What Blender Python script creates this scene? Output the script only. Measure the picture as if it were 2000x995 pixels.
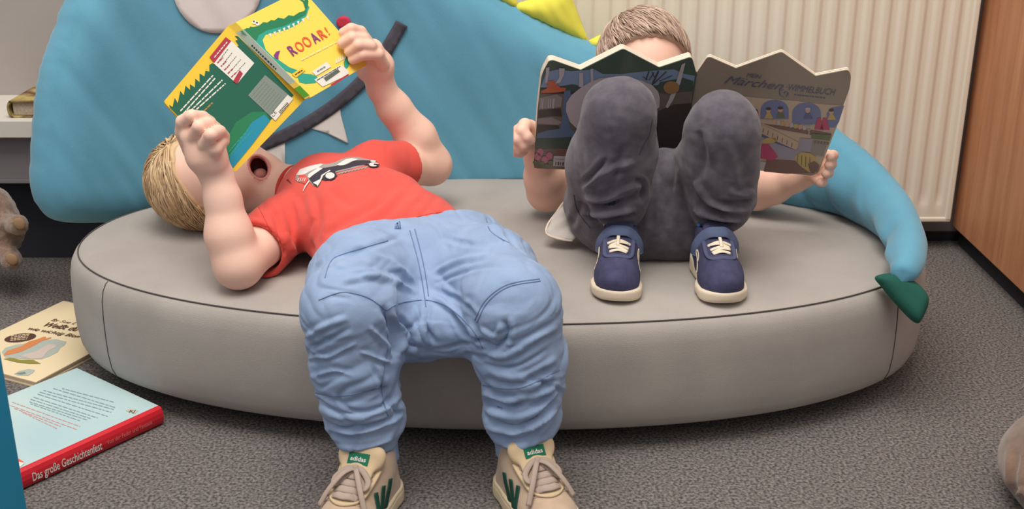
import bpy, bmesh, math, random
import numpy as np
from mathutils import Vector, Matrix
from mathutils.geometry import delaunay_2d_cdt
from mathutils.bvhtree import BVHTree
from mathutils import noise as mnoise

for _o in list(bpy.data.objects): bpy.data.objects.remove(_o)
SC = bpy.context.scene
COL = SC.collection
rnd = random.Random(7)
nrs = np.random.RandomState(5)

# ------------------------------------------------------------------ camera, world, lights, exposure
F = 2300.0; CH = 0.85; TH = math.radians(20.8); CT = math.cos(TH); ST = math.sin(TH)
cd = bpy.data.cameras.new('camera'); cam = bpy.data.objects.new('camera', cd); COL.objects.link(cam)
cam.location = (0, 0, CH); cam.rotation_euler = (math.pi/2 - TH, 0, 0)
cd.sensor_width = 36; cd.lens = F/2000*36; cd.clip_start = 0.02
cd.dof.use_dof = True; cd.dof.focus_distance = 1.75; cd.dof.aperture_fstop = 9
SC.camera = cam
SC.view_settings.view_transform = 'Standard'; SC.view_settings.look = 'None'
SC.view_settings.gamma = 1; SC.view_settings.use_curve_mapping = False
SC.view_settings.exposure = -0.15
W = bpy.data.worlds.new('world'); SC.world = W; W.use_nodes = True
bg = W.node_tree.nodes['Background']; bg.inputs[1].default_value = 1.0
_t = W.node_tree.nodes.new('ShaderNodeTexCoord'); _s = W.node_tree.nodes.new('ShaderNodeSeparateXYZ'); _r = W.node_tree.nodes.new('ShaderNodeValToRGB')
W.node_tree.links.new(_t.outputs['Generated'], _s.inputs[0]); W.node_tree.links.new(_s.outputs['Z'], _r.inputs[0]); W.node_tree.links.new(_r.outputs[0], bg.inputs[0])
_r.color_ramp.elements[0].position = 0.0; _r.color_ramp.elements[0].color = (0.20, 0.185, 0.19, 1)      # dim lower half of the room behind the camera
_m = _r.color_ramp.elements.new(0.5); _m.color = (0.60, 0.565, 0.54, 1)
_r.color_ramp.elements[2].position = 0.80; _r.color_ramp.elements[2].color = (1.22, 1.13, 1.03, 1)     # pale ceiling
def area(name, loc, target, sx, sy, power, col):
    l = bpy.data.lights.new(name, 'AREA'); l.shape = 'RECTANGLE'; l.size = sx; l.size_y = sy; l.energy = power; l.color = col
    o = bpy.data.objects.new(name, l); COL.objects.link(o); o.location = loc
    o.rotation_euler = (Vector(target)-Vector(loc)).to_track_quat('-Z', 'Y').to_euler(); return o
area('ceiling_panel_light', (-0.2, 1.0, 2.7), (-0.1, 1.7, 0), 1.5, 1.5, 66, (1.0, 0.95, 0.88))
area('window_light', (-1.9, -0.6, 2.0), (0.0, 1.8, 0.2), 1.4, 1.4, 6, (0.90, 0.96, 1.0))

# ------------------------------------------------------------------ picture geometry (a pixel of the 2000x995 photo and a distance give a point)
def ray(px, py):
    u = (px-1000)/F; v = (497.5-py)/F
    return Vector((u, CT+v*ST, -ST+v*CT))
def P(px, py, Y):
    d = ray(px, py); t = Y/d.y
    return Vector((d.x*t, Y, CH+d.z*t))
def PZ(px, py, z):
    d = ray(px, py); t = (z-CH)/d.z
    return Vector((d.x*t, d.y*t, z))
def project(p):
    x, y, z = p[0], p[1], p[2]-CH
    zc = y*CT - z*ST; yc = y*ST + z*CT
    return (1000+F*x/zc, 497.5-F*yc/zc)
def project_np(V):
    z = V[:, 2]-CH; zc = V[:, 1]*CT - z*ST; yc = V[:, 1]*ST + z*CT
    return np.stack([1000+F*V[:, 0]/zc, 497.5-F*yc/zc], 1)
def on_plane(px, py, pl):                # pl = (origin, normal)
    d = ray(px, py); o = Vector((0, 0, CH)); t = (pl[0]-o).dot(pl[1])/d.dot(pl[1])
    return o+d*t
def catmull(pts, n):
    pts = [Vector(p) for p in pts]; out = []
    m = len(pts)-1
    for i in range(n+1):
        t = i/n*m; k = min(int(t), m-1); f = t-k
        p0 = pts[max(k-1, 0)]; p1 = pts[k]; p2 = pts[k+1]; p3 = pts[min(k+2, m)]
        out.append(0.5*((2*p1)+(p2-p0)*f+(2*p0-5*p1+4*p2-p3)*f*f+(3*p1-p0-3*p2+p3)*f*f*f))
    return out
def closed_catmull(pts, per):
    pts = [Vector(p) for p in pts]; n = len(pts); out = []
    for k in range(n):
        p0, p1, p2, p3 = pts[k-1], pts[k], pts[(k+1) % n], pts[(k+2) % n]
        for j in range(per):
            f = j/per
            out.append(0.5*((2*p1)+(p2-p0)*f+(2*p0-5*p1+4*p2-p3)*f*f+(3*p1-p0-3*p2+p3)*f*f*f))
    return out

# ------------------------------------------------------------------ materials
def lin(c):
    return tuple(((x/255)/12.92 if x/255 <= 0.04045 else ((x/255+0.055)/1.055)**2.4) for x in c)+(1,)
def mat(name, c, rough=0.8, c2=None, nscale=40, bump=0.0, bscale=400, sheen=0.0, coat=0.0, sss=0.0, spec=0.3, detail=4, lo=0.35, hi=0.65, metal=0):
    m = bpy.data.materials.new(name); m.use_nodes = True; nt = m.node_tree; b = nt.nodes['Principled BSDF']
    b.inputs['Base Color'].default_value = lin(c); b.inputs['Roughness'].default_value = rough
    b.inputs['Specular IOR Level'].default_value = spec; b.inputs['Metallic'].default_value = metal
    tc = nt.nodes.new('ShaderNodeTexCoord')
    if c2 is not None:
        n = nt.nodes.new('ShaderNodeTexNoise'); n.inputs['Scale'].default_value = nscale; n.inputs['Detail'].default_value = detail
        nt.links.new(tc.outputs['Object'], n.inputs['Vector'])
        r = nt.nodes.new('ShaderNodeValToRGB'); r.color_ramp.elements[0].position = lo; r.color_ramp.elements[1].position = hi
        r.color_ramp.elements[0].color = lin(c); r.color_ramp.elements[1].color = lin(c2)
        nt.links.new(n.outputs['Fac'], r.inputs['Fac']); nt.links.new(r.outputs['Color'], b.inputs['Base Color'])
    if bump:
        n2 = nt.nodes.new('ShaderNodeTexNoise'); n2.inputs['Scale'].default_value = bscale; n2.inputs['Detail'].default_value = 3
        nt.links.new(tc.outputs['Object'], n2.inputs['Vector'])
        bn = nt.nodes.new('ShaderNodeBump'); bn.inputs['Strength'].default_value = bump; bn.inputs['Distance'].default_value = 0.002
        nt.links.new(n2.outputs['Fac'], bn.inputs['Height']); nt.links.new(bn.outputs['Normal'], b.inputs['Normal'])
    if sheen:
        b.inputs['Sheen Weight'].default_value = sheen; b.inputs['Sheen Roughness'].default_value = 0.5
    if coat:
        b.inputs['Coat Weight'].default_value = coat; b.inputs['Coat Roughness'].default_value = 0.12
    if sss:
        b.inputs['Subsurface Weight'].default_value = sss; b.inputs['Subsurface Radius'].default_value = (0.012, 0.005, 0.003); b.inputs['Subsurface Scale'].default_value = 0.6
    return m

# ------------------------------------------------------------------ objects
def tag(o, label=None, cat=None, group=None, kind=None):
    if label: o['label'] = label
    if cat: o['category'] = cat
    if group: o['group'] = group
    if kind: o['kind'] = kind
    return o
def empty(name, loc, label=None, cat=None, group=None):
    o = bpy.data.objects.new(name, None); COL.objects.link(o); o.location = loc; o.empty_display_size = 0.05
    tag(o, label, cat, group); return o
def link_mesh(name, me, mats, parent=None, smooth=True):
    if not isinstance(mats, (list, tuple)): mats = [mats]
    for m in mats: me.materials.append(m)
    if smooth and len(me.polygons): me.polygons.foreach_set('use_smooth', [True]*len(me.polygons))
    o = bpy.data.objects.new(name, me); COL.objects.link(o)
    if parent is not None:
        o.parent = parent
        base = Vector((0, 0, 0)); q = parent
        while q is not None: base += Vector(q.location); q = q.parent
        o.location = -base if parent.parent is None or True else base
    return o
def pymesh(name, V, Fc, mats, parent=None, smooth=True, mi=None):
    me = bpy.data.meshes.new(name); me.from_pydata([tuple(v) for v in V], [], [tuple(f) for f in Fc])
    o = link_mesh(name, me, mats, parent, smooth)
    if mi is not None: me.polygons.foreach_set('material_index', mi)
    me.update(); return o
class MB:                                # collects shapes, links them as one mesh object
    def __init__(s): s.V = []; s.F = []; s.M = []
    def add(s, V, Fc, m=0):
        b = len(s.V); s.V += [Vector(v) for v in V]
        for f in Fc: s.F.append(tuple(i+b for i in f)); s.M.append(m)
    def box(s, a, b, m=0, bev=0.0, mx=None):
        bm = bmesh.new(); bmesh.ops.create_cube(bm, size=1)
        a = Vector(a); b = Vector(b)
        for v in bm.verts: v.co = Vector([(a[i]+b[i])/2+v.co[i]*(b[i]-a[i]) for i in range(3)])
        if bev: bmesh.ops.bevel(bm, geom=list(bm.edges), offset=bev, segments=3, affect='EDGES', profile=0.5)
        if mx is not None: bm.transform(mx)
        s.bm(bm, m)
    def bm(s, bm, m=0):
        bm.verts.index_update()
        s.add([v.co.copy() for v in bm.verts], [[v.index for v in f.verts] for f in bm.faces], m); bm.free()
    def tube(s, pts, r, n=8, m=0, flat=1.0, nrm=None, caps=True):
        pts = [Vector(p) for p in pts]; k = len(pts)
        rs = r if isinstance(r, (list, tuple)) else [r]*k
        V = []; up = Vector(nrm) if nrm is not None else None
        prev = None
        for i, p in enumerate(pts):
            t = (pts[min(i+1, k-1)]-pts[max(i-1, 0)]).normalized()
            if up is not None and not isinstance(up, list): a = up
            else: a = prev if prev is not None else (Vector((0, 0, 1)) if abs(t.z) < .9 else Vector((1, 0, 0)))
            x = t.cross(a).normalized(); y = x.cross(t).normalized(); prev = y
            for j in range(n):
                an = 2*math.pi*j/n
                V.append(p+x*math.cos(an)*rs[i]+y*math.sin(an)*rs[i]*flat)
        Fc = [(i*n+j, i*n+(j+1) % n, (i+1)*n+(j+1) % n, (i+1)*n+j) for i in range(k-1) for j in range(n)]
        if caps: Fc += [tuple(range(n))[::-1], tuple((k-1)*n+j for j in range(n))]
        s.add(V, Fc, m)
    def ball(s, c, r, m=0, rot=None, seg=24):
        bm = bmesh.new(); bmesh.ops.create_uvsphere(bm, u_segments=seg, v_segments=seg//2, radius=1)
        r = r if isinstance(r, (tuple, list)) else (r, r, r)
        M_ = Matrix.Translation(Vector(c)) @ (rot.to_4x4() if rot is not None else Matrix.Identity(4)) @ Matrix.Diagonal((*r, 1))
        bm.transform(M_); s.bm(bm, m)
    def build(s, name, mats, parent=None, smooth=False):
        o = pymesh(name, s.V, s.F, mats, parent, smooth, s.M); return o
def fill2d(poly, step, jitter=0.0):
    """triangulate a closed 2D outline with inner points; returns (points, triangles, inside distance)"""
    poly = [Vector((p[0], p[1])) for p in poly]; n = len(poly)
    A = np.array([(p.x, p.y) for p in poly]); B = np.roll(A, -1, 0)
    xs = np.arange(A[:, 0].min(), A[:, 0].max(), step); ys = np.arange(A[:, 1].min(), A[:, 1].max(), step)
    g = np.stack(np.meshgrid(xs, ys), -1).reshape(-1, 2)
    def dist(q):
        d = np.full(len(q), 1e9); ins = np.zeros(len(q), bool)
        for a, b in zip(A, B):
            ab = b-a; L = (ab**2).sum()+1e-18
            t = np.clip(((q-a)@ab)/L, 0, 1); d = np.minimum(d, np.hypot(*(q-a-t[:, None]*ab).T))
            c = (a[1] > q[:, 1]) != (b[1] > q[:, 1])
            with np.errstate(divide='ignore', invalid='ignore'):
                xx = a[0]+(q[:, 1]-a[1])*(b[0]-a[0])/(b[1]-a[1] if b[1] != a[1] else 1e-12)
            ins ^= c & (q[:, 0] < xx)
        return d, ins
    if len(g):
        d, ins = dist(g); g = g[ins & (d > step*0.45)]
    pts = poly+[Vector(p) for p in g]
    V, _, T, _, _, _ = delaunay_2d_cdt(pts, [], [list(range(n))], 1, 1e-7)
    Vn = np.array([(v.x, v.y) for v in V]); d, _ = dist(Vn)
    return Vn, [tuple(t) for t in T], d
def text_mesh(body, size=1.0, shear=0.0, extr=0.0, spacing=1.0, bold=0.0):
    c = bpy.data.curves.new('lettering', 'FONT'); c.body = body; c.size = size; c.shear = shear; c.extrude = extr
    c.space_character = spacing; c.resolution_u = 3; c.offset = bold
    o = bpy.data.objects.new('lettering', c); COL.objects.link(o)
    bpy.context.view_layer.update()
    me = bpy.data.meshes.new_from_object(o.evaluated_get(bpy.context.evaluated_depsgraph_get()))
    V = [v.co.copy() for v in me.vertices]; Fc = [tuple(p.vertices) for p in me.polygons]
    bpy.data.objects.remove(o); bpy.data.curves.remove(c); bpy.data.meshes.remove(me)
    return V, Fc
def put_text(mb, body, p0, p1, height, nrm, lift=0.0006, m=0, shear=0.0, bold=0.0, fit=True, spacing=1.0):
    """text running from p0 to p1 (world), cap height given (world), lifted along nrm"""
    V, Fc = text_mesh(body, 1.0, shear, 0.0, spacing, bold)
    if not V: return
    p0 = Vector(p0); p1 = Vector(p1); ex = (p1-p0); L = ex.length; ex.normalize(); n = Vector(nrm).normalized(); ey = n.cross(ex).normalized()
    w = max(v.x for v in V)-min(v.x for v in V); x0 = min(v.x for v in V)
    sx = L/w if fit else height/0.7; sy = height/0.7
    mb.add([p0+ex*((v.x-x0)*sx)+ey*(v.y*sy)+n*lift for v in V], Fc, m)
def put_decal(mb, poly_px, pl, lift, m=0, away=1.0):
    """flat print: a pixel outline laid onto plane pl"""
    Q = [on_plane(x, y, pl) for x, y in poly_px]
    n = pl[1].normalized()
    if n.dot(Vector((0, 0, CH))-Q[0]) < 0: n = -n
    pts = [Vector((x, y)) for x, y in poly_px]; k = len(pts)
    V, _, T, _, _, _ = delaunay_2d_cdt(pts, [], [list(range(k))], 1, 1e-6)
    mb.add([on_plane(v.x, v.y, pl)+n*lift for v in V], [tuple(t) for t in T], m)
# ------------------------------------------------------------------ setting
M_carpet = mat('carpet', (74, 71, 73), 1.0, (146, 139, 135), 240, 0.7, 1000, detail=10, lo=0.36, hi=0.66, spec=0.1)
M_wall = mat('wall_paint', (168, 160, 156), 0.9, (174, 166, 162), 6, 0.05, 120)
M_black = mat('black_plastic', (50, 50, 58), 0.85)
M_white = mat('white_laminate', (206, 200, 192), 0.55)
M_rad = mat('radiator_enamel', (232, 221, 204), 0.42, (235, 225, 209), 3)
M_greyp = mat('grey_panel', (126, 121, 124), 0.8)
def quad(name, pts, m, kind='structure'):
    return tag(pymesh(name, pts, [tuple(range(len(pts)))], m, None, False), kind=kind)
quad('floor', [(-2.6, -0.9, 0), (2.6, -0.9, 0), (2.6, 2.95, 0), (-2.6, 2.95, 0)], M_carpet)
WY = 2.33
b = MB(); b.box((-2.6, WY, 0), (2.6, WY+0.1, 2.6)); tag(b.build('wall_back', M_wall), kind='structure')
b = MB(); b.box((-0.60, WY-0.012, 0), (0.97, WY, 0.018), bev=0.002); tag(b.build('baseboard_back', M_black), kind='structure')
# radiator: pressed steel panel with vertical flutes
RF = 2.255; r = empty('radiator', (0.3, RF, 0.03), 'cream panel radiator with vertical flutes behind the reading boys', 'radiator')
Rx0, Rx1, Rz0, Rz1 = -0.62, P(1856, 430, RF).x, P(1830, 430, RF).z, 0.66
pitch = 0.0333; V = []; Fc = []
zs = [Rz0+0.002, Rz0+0.028, Rz0+0.034, Rz0+0.044, Rz0+0.058] + list(np.linspace(Rz0+0.08, Rz1-0.06, 5)) + [Rz1-0.045, Rz1-0.002]
xs = []; x = Rx1-0.012
k = 0
nx = int((Rx1-Rx0-0.03)/pitch*10)
XS = [Rx1-0.010-i*pitch/10 for i in range(nx)]
for zi, z in enumerate(zs):
    dep = 0.0 if zi in (0, 1, len(zs)-1) else (0.35 if zi in (2,) else 1.0)
    for x in XS:
        ph = ((Rx1-0.026-x)/pitch) % 1.0
        prof = 0.5-0.5*math.cos(2*math.pi*ph); prof = max(0.0, min(1.0, (prof-0.28)/0.44)); prof = prof*prof*(3-2*prof)
        V.append((x, RF+0.0+0.0042*(1-prof)*dep if x < Rx1-0.02 else RF+0.0, z))
n = len(XS)
for i in range(len(zs)-1):
    for j in range(n-1): Fc.append((i*n+j, (i+1)*n+j, (i+1)*n+j+1, i*n+j+1))
pymesh('front_panel', V, Fc, M_rad, r)
b = MB(); b.box((Rx1-0.012, RF-0.004, Rz0), (Rx1, RF+0.05, Rz1), bev=0.003); b.box((Rx0, RF-0.003, Rz0-0.004), (Rx1, RF+0.05, Rz0+0.006), bev=0.003); b.box((Rx0, RF-0.002, Rz1-0.006), (Rx1, RF+0.05, Rz1+0.004), bev=0.003)
b.build('frame', M_rad, r)
b = MB(); b.box((Rx0, RF+0.045, Rz0+0.004), (Rx1-0.004, RF+0.055, Rz1)); b.box((Rx0+0.1, RF+0.05, 0.2), (Rx0+0.14, WY+0.004, 0.6)); b.box((Rx1-0.14, RF+0.05, 0.2), (Rx1-0.1, WY+0.004, 0.6)); b.build('back_panel_and_brackets', M_rad, r)
# wooden cupboard on the right, on a dark recessed plinth
def wood():
    m = bpy.data.materials.new('beech_wood'); m.use_nodes = True; nt = m.node_tree; bs = nt.nodes['Principled BSDF']
    tc = nt.nodes.new('ShaderNodeTexCoord'); mp = nt.nodes.new('ShaderNodeMapping'); mp.inputs['Scale'].default_value = (1, 11, 0.7)
    n = nt.nodes.new('ShaderNodeTexNoise'); n.inputs['Scale'].default_value = 3.2; n.inputs['Detail'].default_value = 6; n.inputs['Roughness'].default_value = 0.62
    r_ = nt.nodes.new('ShaderNodeValToRGB'); r_.color_ramp.elements[0].color = lin((176, 116, 80)); r_.color_ramp.elements[1].color = lin((208, 148, 108))
    r_.color_ramp.elements[0].position = 0.32; r_.color_ramp.elements[1].position = 0.68
    nt.links.new(tc.outputs['Object'], mp.inputs[0]); nt.links.new(mp.outputs[0], n.inputs['Vector']); nt.links.new(n.outputs['Fac'], r_.inputs[0]); nt.links.new(r_.outputs[0], bs.inputs['Base Color'])
    bs.inputs['Roughness'].default_value = 0.5; return m
M_wood = wood()
c0 = PZ(1866, 462, 0.045); c1 = PZ(2000, 628, 0.045)
c = empty('wooden_cupboard', (1.2, 1.9, 0), 'brown beech cupboard on a dark recessed plinth at right', 'cupboard')
xa = c0.x+0.016
b = MB(); b.box((xa, 1.55, 0.045), (xa+0.5, WY-0.045, 1.25), bev=0.002); b.build('carcass', M_wood, c)
b = MB(); b.box((xa+0.022, 1.58, 0), (xa+0.48, WY-0.03, 0.045)); b.build('plinth', M_black, c)
b = MB(); b.box((xa+0.06, 1.538, 0.06), (xa+0.44, 1.552, 1.2), bev=0.002); d = b.build('door', M_wood, c)
b = MB(); b.tube([(xa+0.1, 1.532, 0.55), (xa+0.1, 1.532, 0.68)], 0.006); b.build('handle', M_black, c)
# low white shelf on the left with a grey kick panel
s = empty('low_shelf', (-1.2, WY-0.15, 0), 'white low shelf board over a grey panel at the left wall', 'shelf')
SY = 2.12
zt = P(30, 236, SY).z; zb = P(30, 270, SY).z; zk = P(30, 357, SY+0.03).z; xr = -0.76
b = MB(); b.box((-2.2, SY, zb), (xr, WY, zt), bev=0.002); b.build('shelf_board', M_white, s)
b = MB(); b.box((-2.2, SY+0.03, zk), (xr-0.01, WY, zb), bev=0.001); b.box((-2.2, SY+0.026, zk), (xr-0.01, SY+0.032, zk+0.006)); b.build('kick_panel', M_greyp, s)
b = MB(); b.box((-2.2, SY+0.10, 0), (xr-0.02, WY, zk)); b.build('plinth', M_black, s)
# old hardback lying on that shelf
hb = empty('hardback_book', (-1.0, SY+0.05, zt), 'thick old hardback with brown picture cover lying on the white shelf', 'book')
M_hb = mat('old_book_cover', (98, 62, 44), 0.5, (176, 158, 96), 26, detail=5, lo=0.42, hi=0.6); M_pg = mat('old_pages', (188, 172, 152), 0.9, (166, 150, 130), 300)
a0 = P(22, 236, SY+0.02); wd = 0.20
T = P(20, 195, SY+0.03).z-zt
b = MB(); b.box((a0.x+0.004, SY+0.026, zt+0.004), (a0.x+wd, SY+0.19, zt+T-0.004), bev=0.001); b.build('page_block', M_pg, hb)
b = MB(); b.box((a0.x, SY+0.02, zt), (a0.x+wd+0.004, SY+0.195, zt+0.0035), bev=0.001)
b.box((a0.x, SY+0.02, zt+T-0.0035), (a0.x+wd+0.004, SY+0.195, zt+T), bev=0.001)
b.tube([(a0.x+0.001, SY+0.02, zt+T/2), (a0.x+0.001, SY+0.195, zt+T/2)], T/2, 16, flat=1.0) if False else None
sp = []
for yy in (SY+0.02, SY+0.195):
    for i in range(9):
        an = math.pi*i/8; sp.append((a0.x+0.003-math.sin(an)*0.008, yy, zt+T/2-math.cos(an)*T/2))
    for i in range(9):
        an = math.pi*(8-i)/8; sp.append((a0.x+0.006-math.sin(an)*0.008, yy, zt+T/2-math.cos(an)*(T/2-0.003)))
b.add(sp, [(i, (i+1) % 18, 18+(i+1) % 18, 18+i) for i in range(18)]+[tuple(range(18))[::-1], tuple(range(18, 36))])
b.build('cover', M_hb, hb)
# ------------------------------------------------------------------ oval sofa with a dinosaur shaped backrest
M_seat = mat('grey_wool', (170, 163, 157), 0.95, (160, 153, 148), 9, 0.35, 900, sheen=0.15)
M_seam = mat('seam_thread', (84, 78, 78), 0.95)
M_blue = mat('blue_cotton', (100, 162, 188), 0.9, (92, 154, 181), 5, 0.25, 900, sheen=0.25)
M_yel = mat('yellow_cotton', (226, 220, 84), 0.9, None, sheen=0.1)
M_felt = mat('white_felt', (226, 220, 216), 0.95)
M_dark = mat('anthracite_felt', (78, 76, 86), 0.95)
M_pink = mat('pink_felt', (208, 62, 84), 0.9)
M_green = mat('dark_green_cotton', (34, 88, 76), 0.95, None, bump=0.2, bscale=800)
sofa = empty('oval_sofa', (-0.02, 1.79, 0), 'long oval grey kids sofa with a blue dinosaur backrest', 'sofa')
SCX, SCY, SA, SB, SROT, SZ = -0.026, 1.79, 0.670, 0.335, math.radians(-1.5), 0.2
def seat_pt(th, off=0.0):
    c_, s_ = math.cos(th), math.sin(th)
    e = 2/2.12
    x = math.copysign(abs(c_)**e, c_)*SA; y = math.copysign(abs(s_)**e, s_)*SB
    nx_, ny_ = c_/SA, s_/SB; L = math.hypot(nx_, ny_)
    x += nx_/L*off; y += ny_/L*off
    return (SCX+x*math.cos(SROT)-y*math.sin(SROT), SCY+x*math.sin(SROT)+y*math.cos(SROT))
prof = [(-0.30, 0.2015), (-0.2, 0.202), (-0.1, 0.2018), (-0.05, 0.2012), (-0.02, 0.1995), (-0.006, 0.197), (0.0, 0.1935), (0.0045, 0.190), (0.010, 0.180), (0.0135, 0.165), (0.015, 0.14), (0.0155, 0.11), (0.015, 0.08), (0.012, 0.055), (0.006, 0.040), (-0.006, 0.031), (-0.02, 0.0285), (-0.08, 0.028), (-0.30, 0.028)]
NS = 220; V = []; Fc = []
for off, z in prof:
    for i in range(NS):
        th = 2*math.pi*i/NS
        if off <= -0.1:
            x0, y0 = seat_pt(th, -0.08); f = 1-(-off-0.08)/0.24; f = max(f, 0.06)
            x, y = SCX+(x0-SCX)*f, SCY+(y0-SCY)*f
        else: x, y = seat_pt(th, off)
        w = 0.0012*mnoise.noise(Vector((x*6, y*6, z*5)))
        V.append((x, y, z+(w if off < -0.01 else 0)))
for k in range(len(prof)-1):
    for i in range(NS): Fc.append((k*NS+i, (k+1)*NS+i, (k+1)*NS+(i+1) % NS, k*NS+(i+1) % NS))
ct = len(V); V.append((SCX, SCY, 0.2015)); cb = len(V); V.append((SCX, SCY, 0.028))
L = (len(prof)-1)*NS
for i in range(NS): Fc.append((ct, i, (i+1) % NS)); Fc.append((cb, L+(i+1) % NS, L+i))
seat = pymesh('seat', V, [f[::-1] for f in Fc], M_seat, sofa)
b = MB(); pts = [Vector((*seat_pt(2*math.pi*i/NS, -0.0015), 0.1957)) for i in range(NS+1)]
b.tube(pts, 0.0011, 6); 
for th in (math.radians(213), math.radians(331)):
    ln = []
    for off, z in prof[6:16]:
        x, y = seat_pt(th, off+0.0002); ln.append((x, y, z))
    b.tube(ln, 0.0009, 6)
b.build('seam', M_seam, seat, True)
b = MB(); V = []; Fc = []
for z in (0.0, 0.029):
    for i in range(96): V.append((*seat_pt(2*math.pi*i/96, -0.07), z))
b.add(V, [(i, (i+1) % 96, 96+(i+1) % 96, 96+i) for i in range(96)]+[tuple(range(96))[::-1], tuple(range(96, 192))]); b.build('plinth', M_black, sofa)

# backrest: a pillow standing along the rear rim, its tail wrapped round the right end
path_c = [(-0.92, 1.72), (-0.84, 1.85), (-0.745, 1.965), (-0.62, 2.055), (-0.42, 2.130), (-0.115, 2.172), (0.08, 2.168), (0.28, 2.115), (0.44, 2.035), (0.555, 1.925), (0.602, 1.80), (0.600, 1.69), (0.580, 1.61), (0.555, 1.555)]
PC = catmull([(x, y, 0) for x, y in path_c], 400)
PL = [0.0]
for i in range(1, len(PC)): PL.append(PL[-1]+(PC[i]-PC[i-1]).length)
PLn = np.array(PL); PCn = np.array([(p.x, p.y) for p in PC])
def path_at(a):
    x = np.interp(a, PLn, PCn[:, 0]); y = np.interp(a, PLn, PCn[:, 1])
    x2 = np.interp(a+0.01, PLn, PCn[:, 0]); y2 = np.interp(a+0.01, PLn, PCn[:, 1])
    x1 = np.interp(a-0.01, PLn, PCn[:, 0]); y1 = np.interp(a-0.01, PLn, PCn[:, 1])
    t = Vector((x2-x1, y2-y1, 0)).normalized()
    return Vector((x, y, 0)), Vector((t.y, -t.x, 0))      # point, normal towards the seat
def az_of(px, py, lo=0, hi=1e9, inset=0.0):
    best = None
    for a, (x, y) in zip(PL, PCn):
        if a < lo or a > hi: continue
        if inset:
            p_, n_ = path_at(a); x, y = p_.x+n_.x*inset, p_.y+n_.y*inset
        q = P(px, py, y); e = abs(q.x-x)
        if best is None or e < best[0]: best = (e, a, q.z)
    return (best[1], best[2])
aL = PL[-1]; aMid = 1.55
top_px = [(128, 0), (160, -70), (215, -150), (300, -215), (420, -262), (560, -262), (700, -205), (850, -95), (990, -3), (1075, 45), (1165, 86), (1270, 118), (1380, 150), (1500, 178), (1580, 206)]
out = [az_of(p[0], p[1]) for p in top_px]
a_t = [x[0] for x in out]
# tail: height falls towards the tip
for a_, z_ in ((aL-0.60, None), (aL-0.50, None), (aL-0.40, 0.340), (aL-0.32, 0.314), (aL-0.24, 0.292), (aL-0.16, 0.277), (aL-0.08, 0.266), (aL-0.02, 0.252)):
    if z_ is not None: out.append((a_, z_))
out += [(aL-0.0, 0.238), (aL-0.003, 0.212), (aL-0.04, 0.203), (aL-0.12, 0.201), (aL-0.24, 0.200), (aL-0.36, 0.197), (aL-0.46, 0.18), (aL-0.6, 0.15), (1.2, 0.13), (0.9, 0.13), (0.6, 0.13)]
out += [az_of(*p) for p in [(330, 422), (240, 432), (165, 436), (110, 431), (80, 412), (66, 370), (63, 300), (72, 200), (85, 130), (105, 60)]]
OUT2 = [(p.x, p.y) for p in closed_catmull([(a, z, 0) for a, z in out], 6)]
Vn, Tn, Dn = fill2d(OUT2, 0.0085)
def half_w(a, z, d):
    R = 0.085; Wm = np.interp(a, [0, 1.0, aL-0.6, aL-0.4, aL-0.2, aL], [0.052, 0.055, 0.055, 0.050, 0.042, 0.034])
    t = np.clip(d/np.minimum(R, 0.075), 0, 1); w = Wm*np.sqrt(1-(1-t)**2)
    return w
def wr(a, z, d):                         # puckers running in from the seams, long soft folds
    v = 0
    for k, (f, am) in enumerate(((34, 0.0050), (61, 0.0022))):
        v += am*mnoise.noise(Vector((a*f*0.55+z*f*0.30, (z-a*0.5)*3.0, 3.1+k)))
    if a > aL-0.55:
        s_ = 1-2.2*abs(math.sin(a*30+2.2*mnoise.noise(Vector((a*7, z*9, 0)))+z*14))**0.6; v -= 0.0060*s_*max(0, 1-(z-0.2)/0.14)*(0.6+0.6*mnoise.noise(Vector((a*9, z*5, 1))))
    v += 0.006*mnoise.noise(Vector((a*4, z*4, 9)))
    e = math.exp(-((d-0.018)/0.008)**2)*0.0026
    return v*min(1, d/0.02)-e
wrn = np.array([wr(a, z, d) for (a, z), d in zip(Vn, Dn)])
wid = half_w(Vn[:, 0], Vn[:, 1], Dn)
def surf(a, z, off):
    p, n_ = path_at(a); q = p+n_*off; q.z = z
    return q
edge = Dn < 1e-5
V = []; fi = []; bi = []
for i, (a, z) in enumerate(Vn):
    fi.append(len(V)); V.append(surf(a, z, (wid[i]+wrn[i]) if not edge[i] else 0))
for i, (a, z) in enumerate(Vn):
    if edge[i]: bi.append(fi[i])
    else: bi.append(len(V)); V.append(surf(a, z, -wid[i]*0.9))
Fc = [(fi[a], fi[b_], fi[c_]) for a, b_, c_ in Tn]+[(bi[a], bi[c_], bi[b_]) for a, b_, c_ in Tn]
back = pymesh('backrest', V, Fc, M_blue, sofa)
front_bvh = BVHTree.FromPolygons(V, Fc)
def hit(px, py, bvh, lift=0.0, dflt=None):
    o = Vector((0, 0, CH)); d = ray(px, py).normalized()
    h = bvh.ray_cast(o, d)
    if h[0] is None: return dflt
    n_ = h[1] if h[1].dot(d) < 0 else -h[1]
    return h[0]+n_*lift
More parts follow.
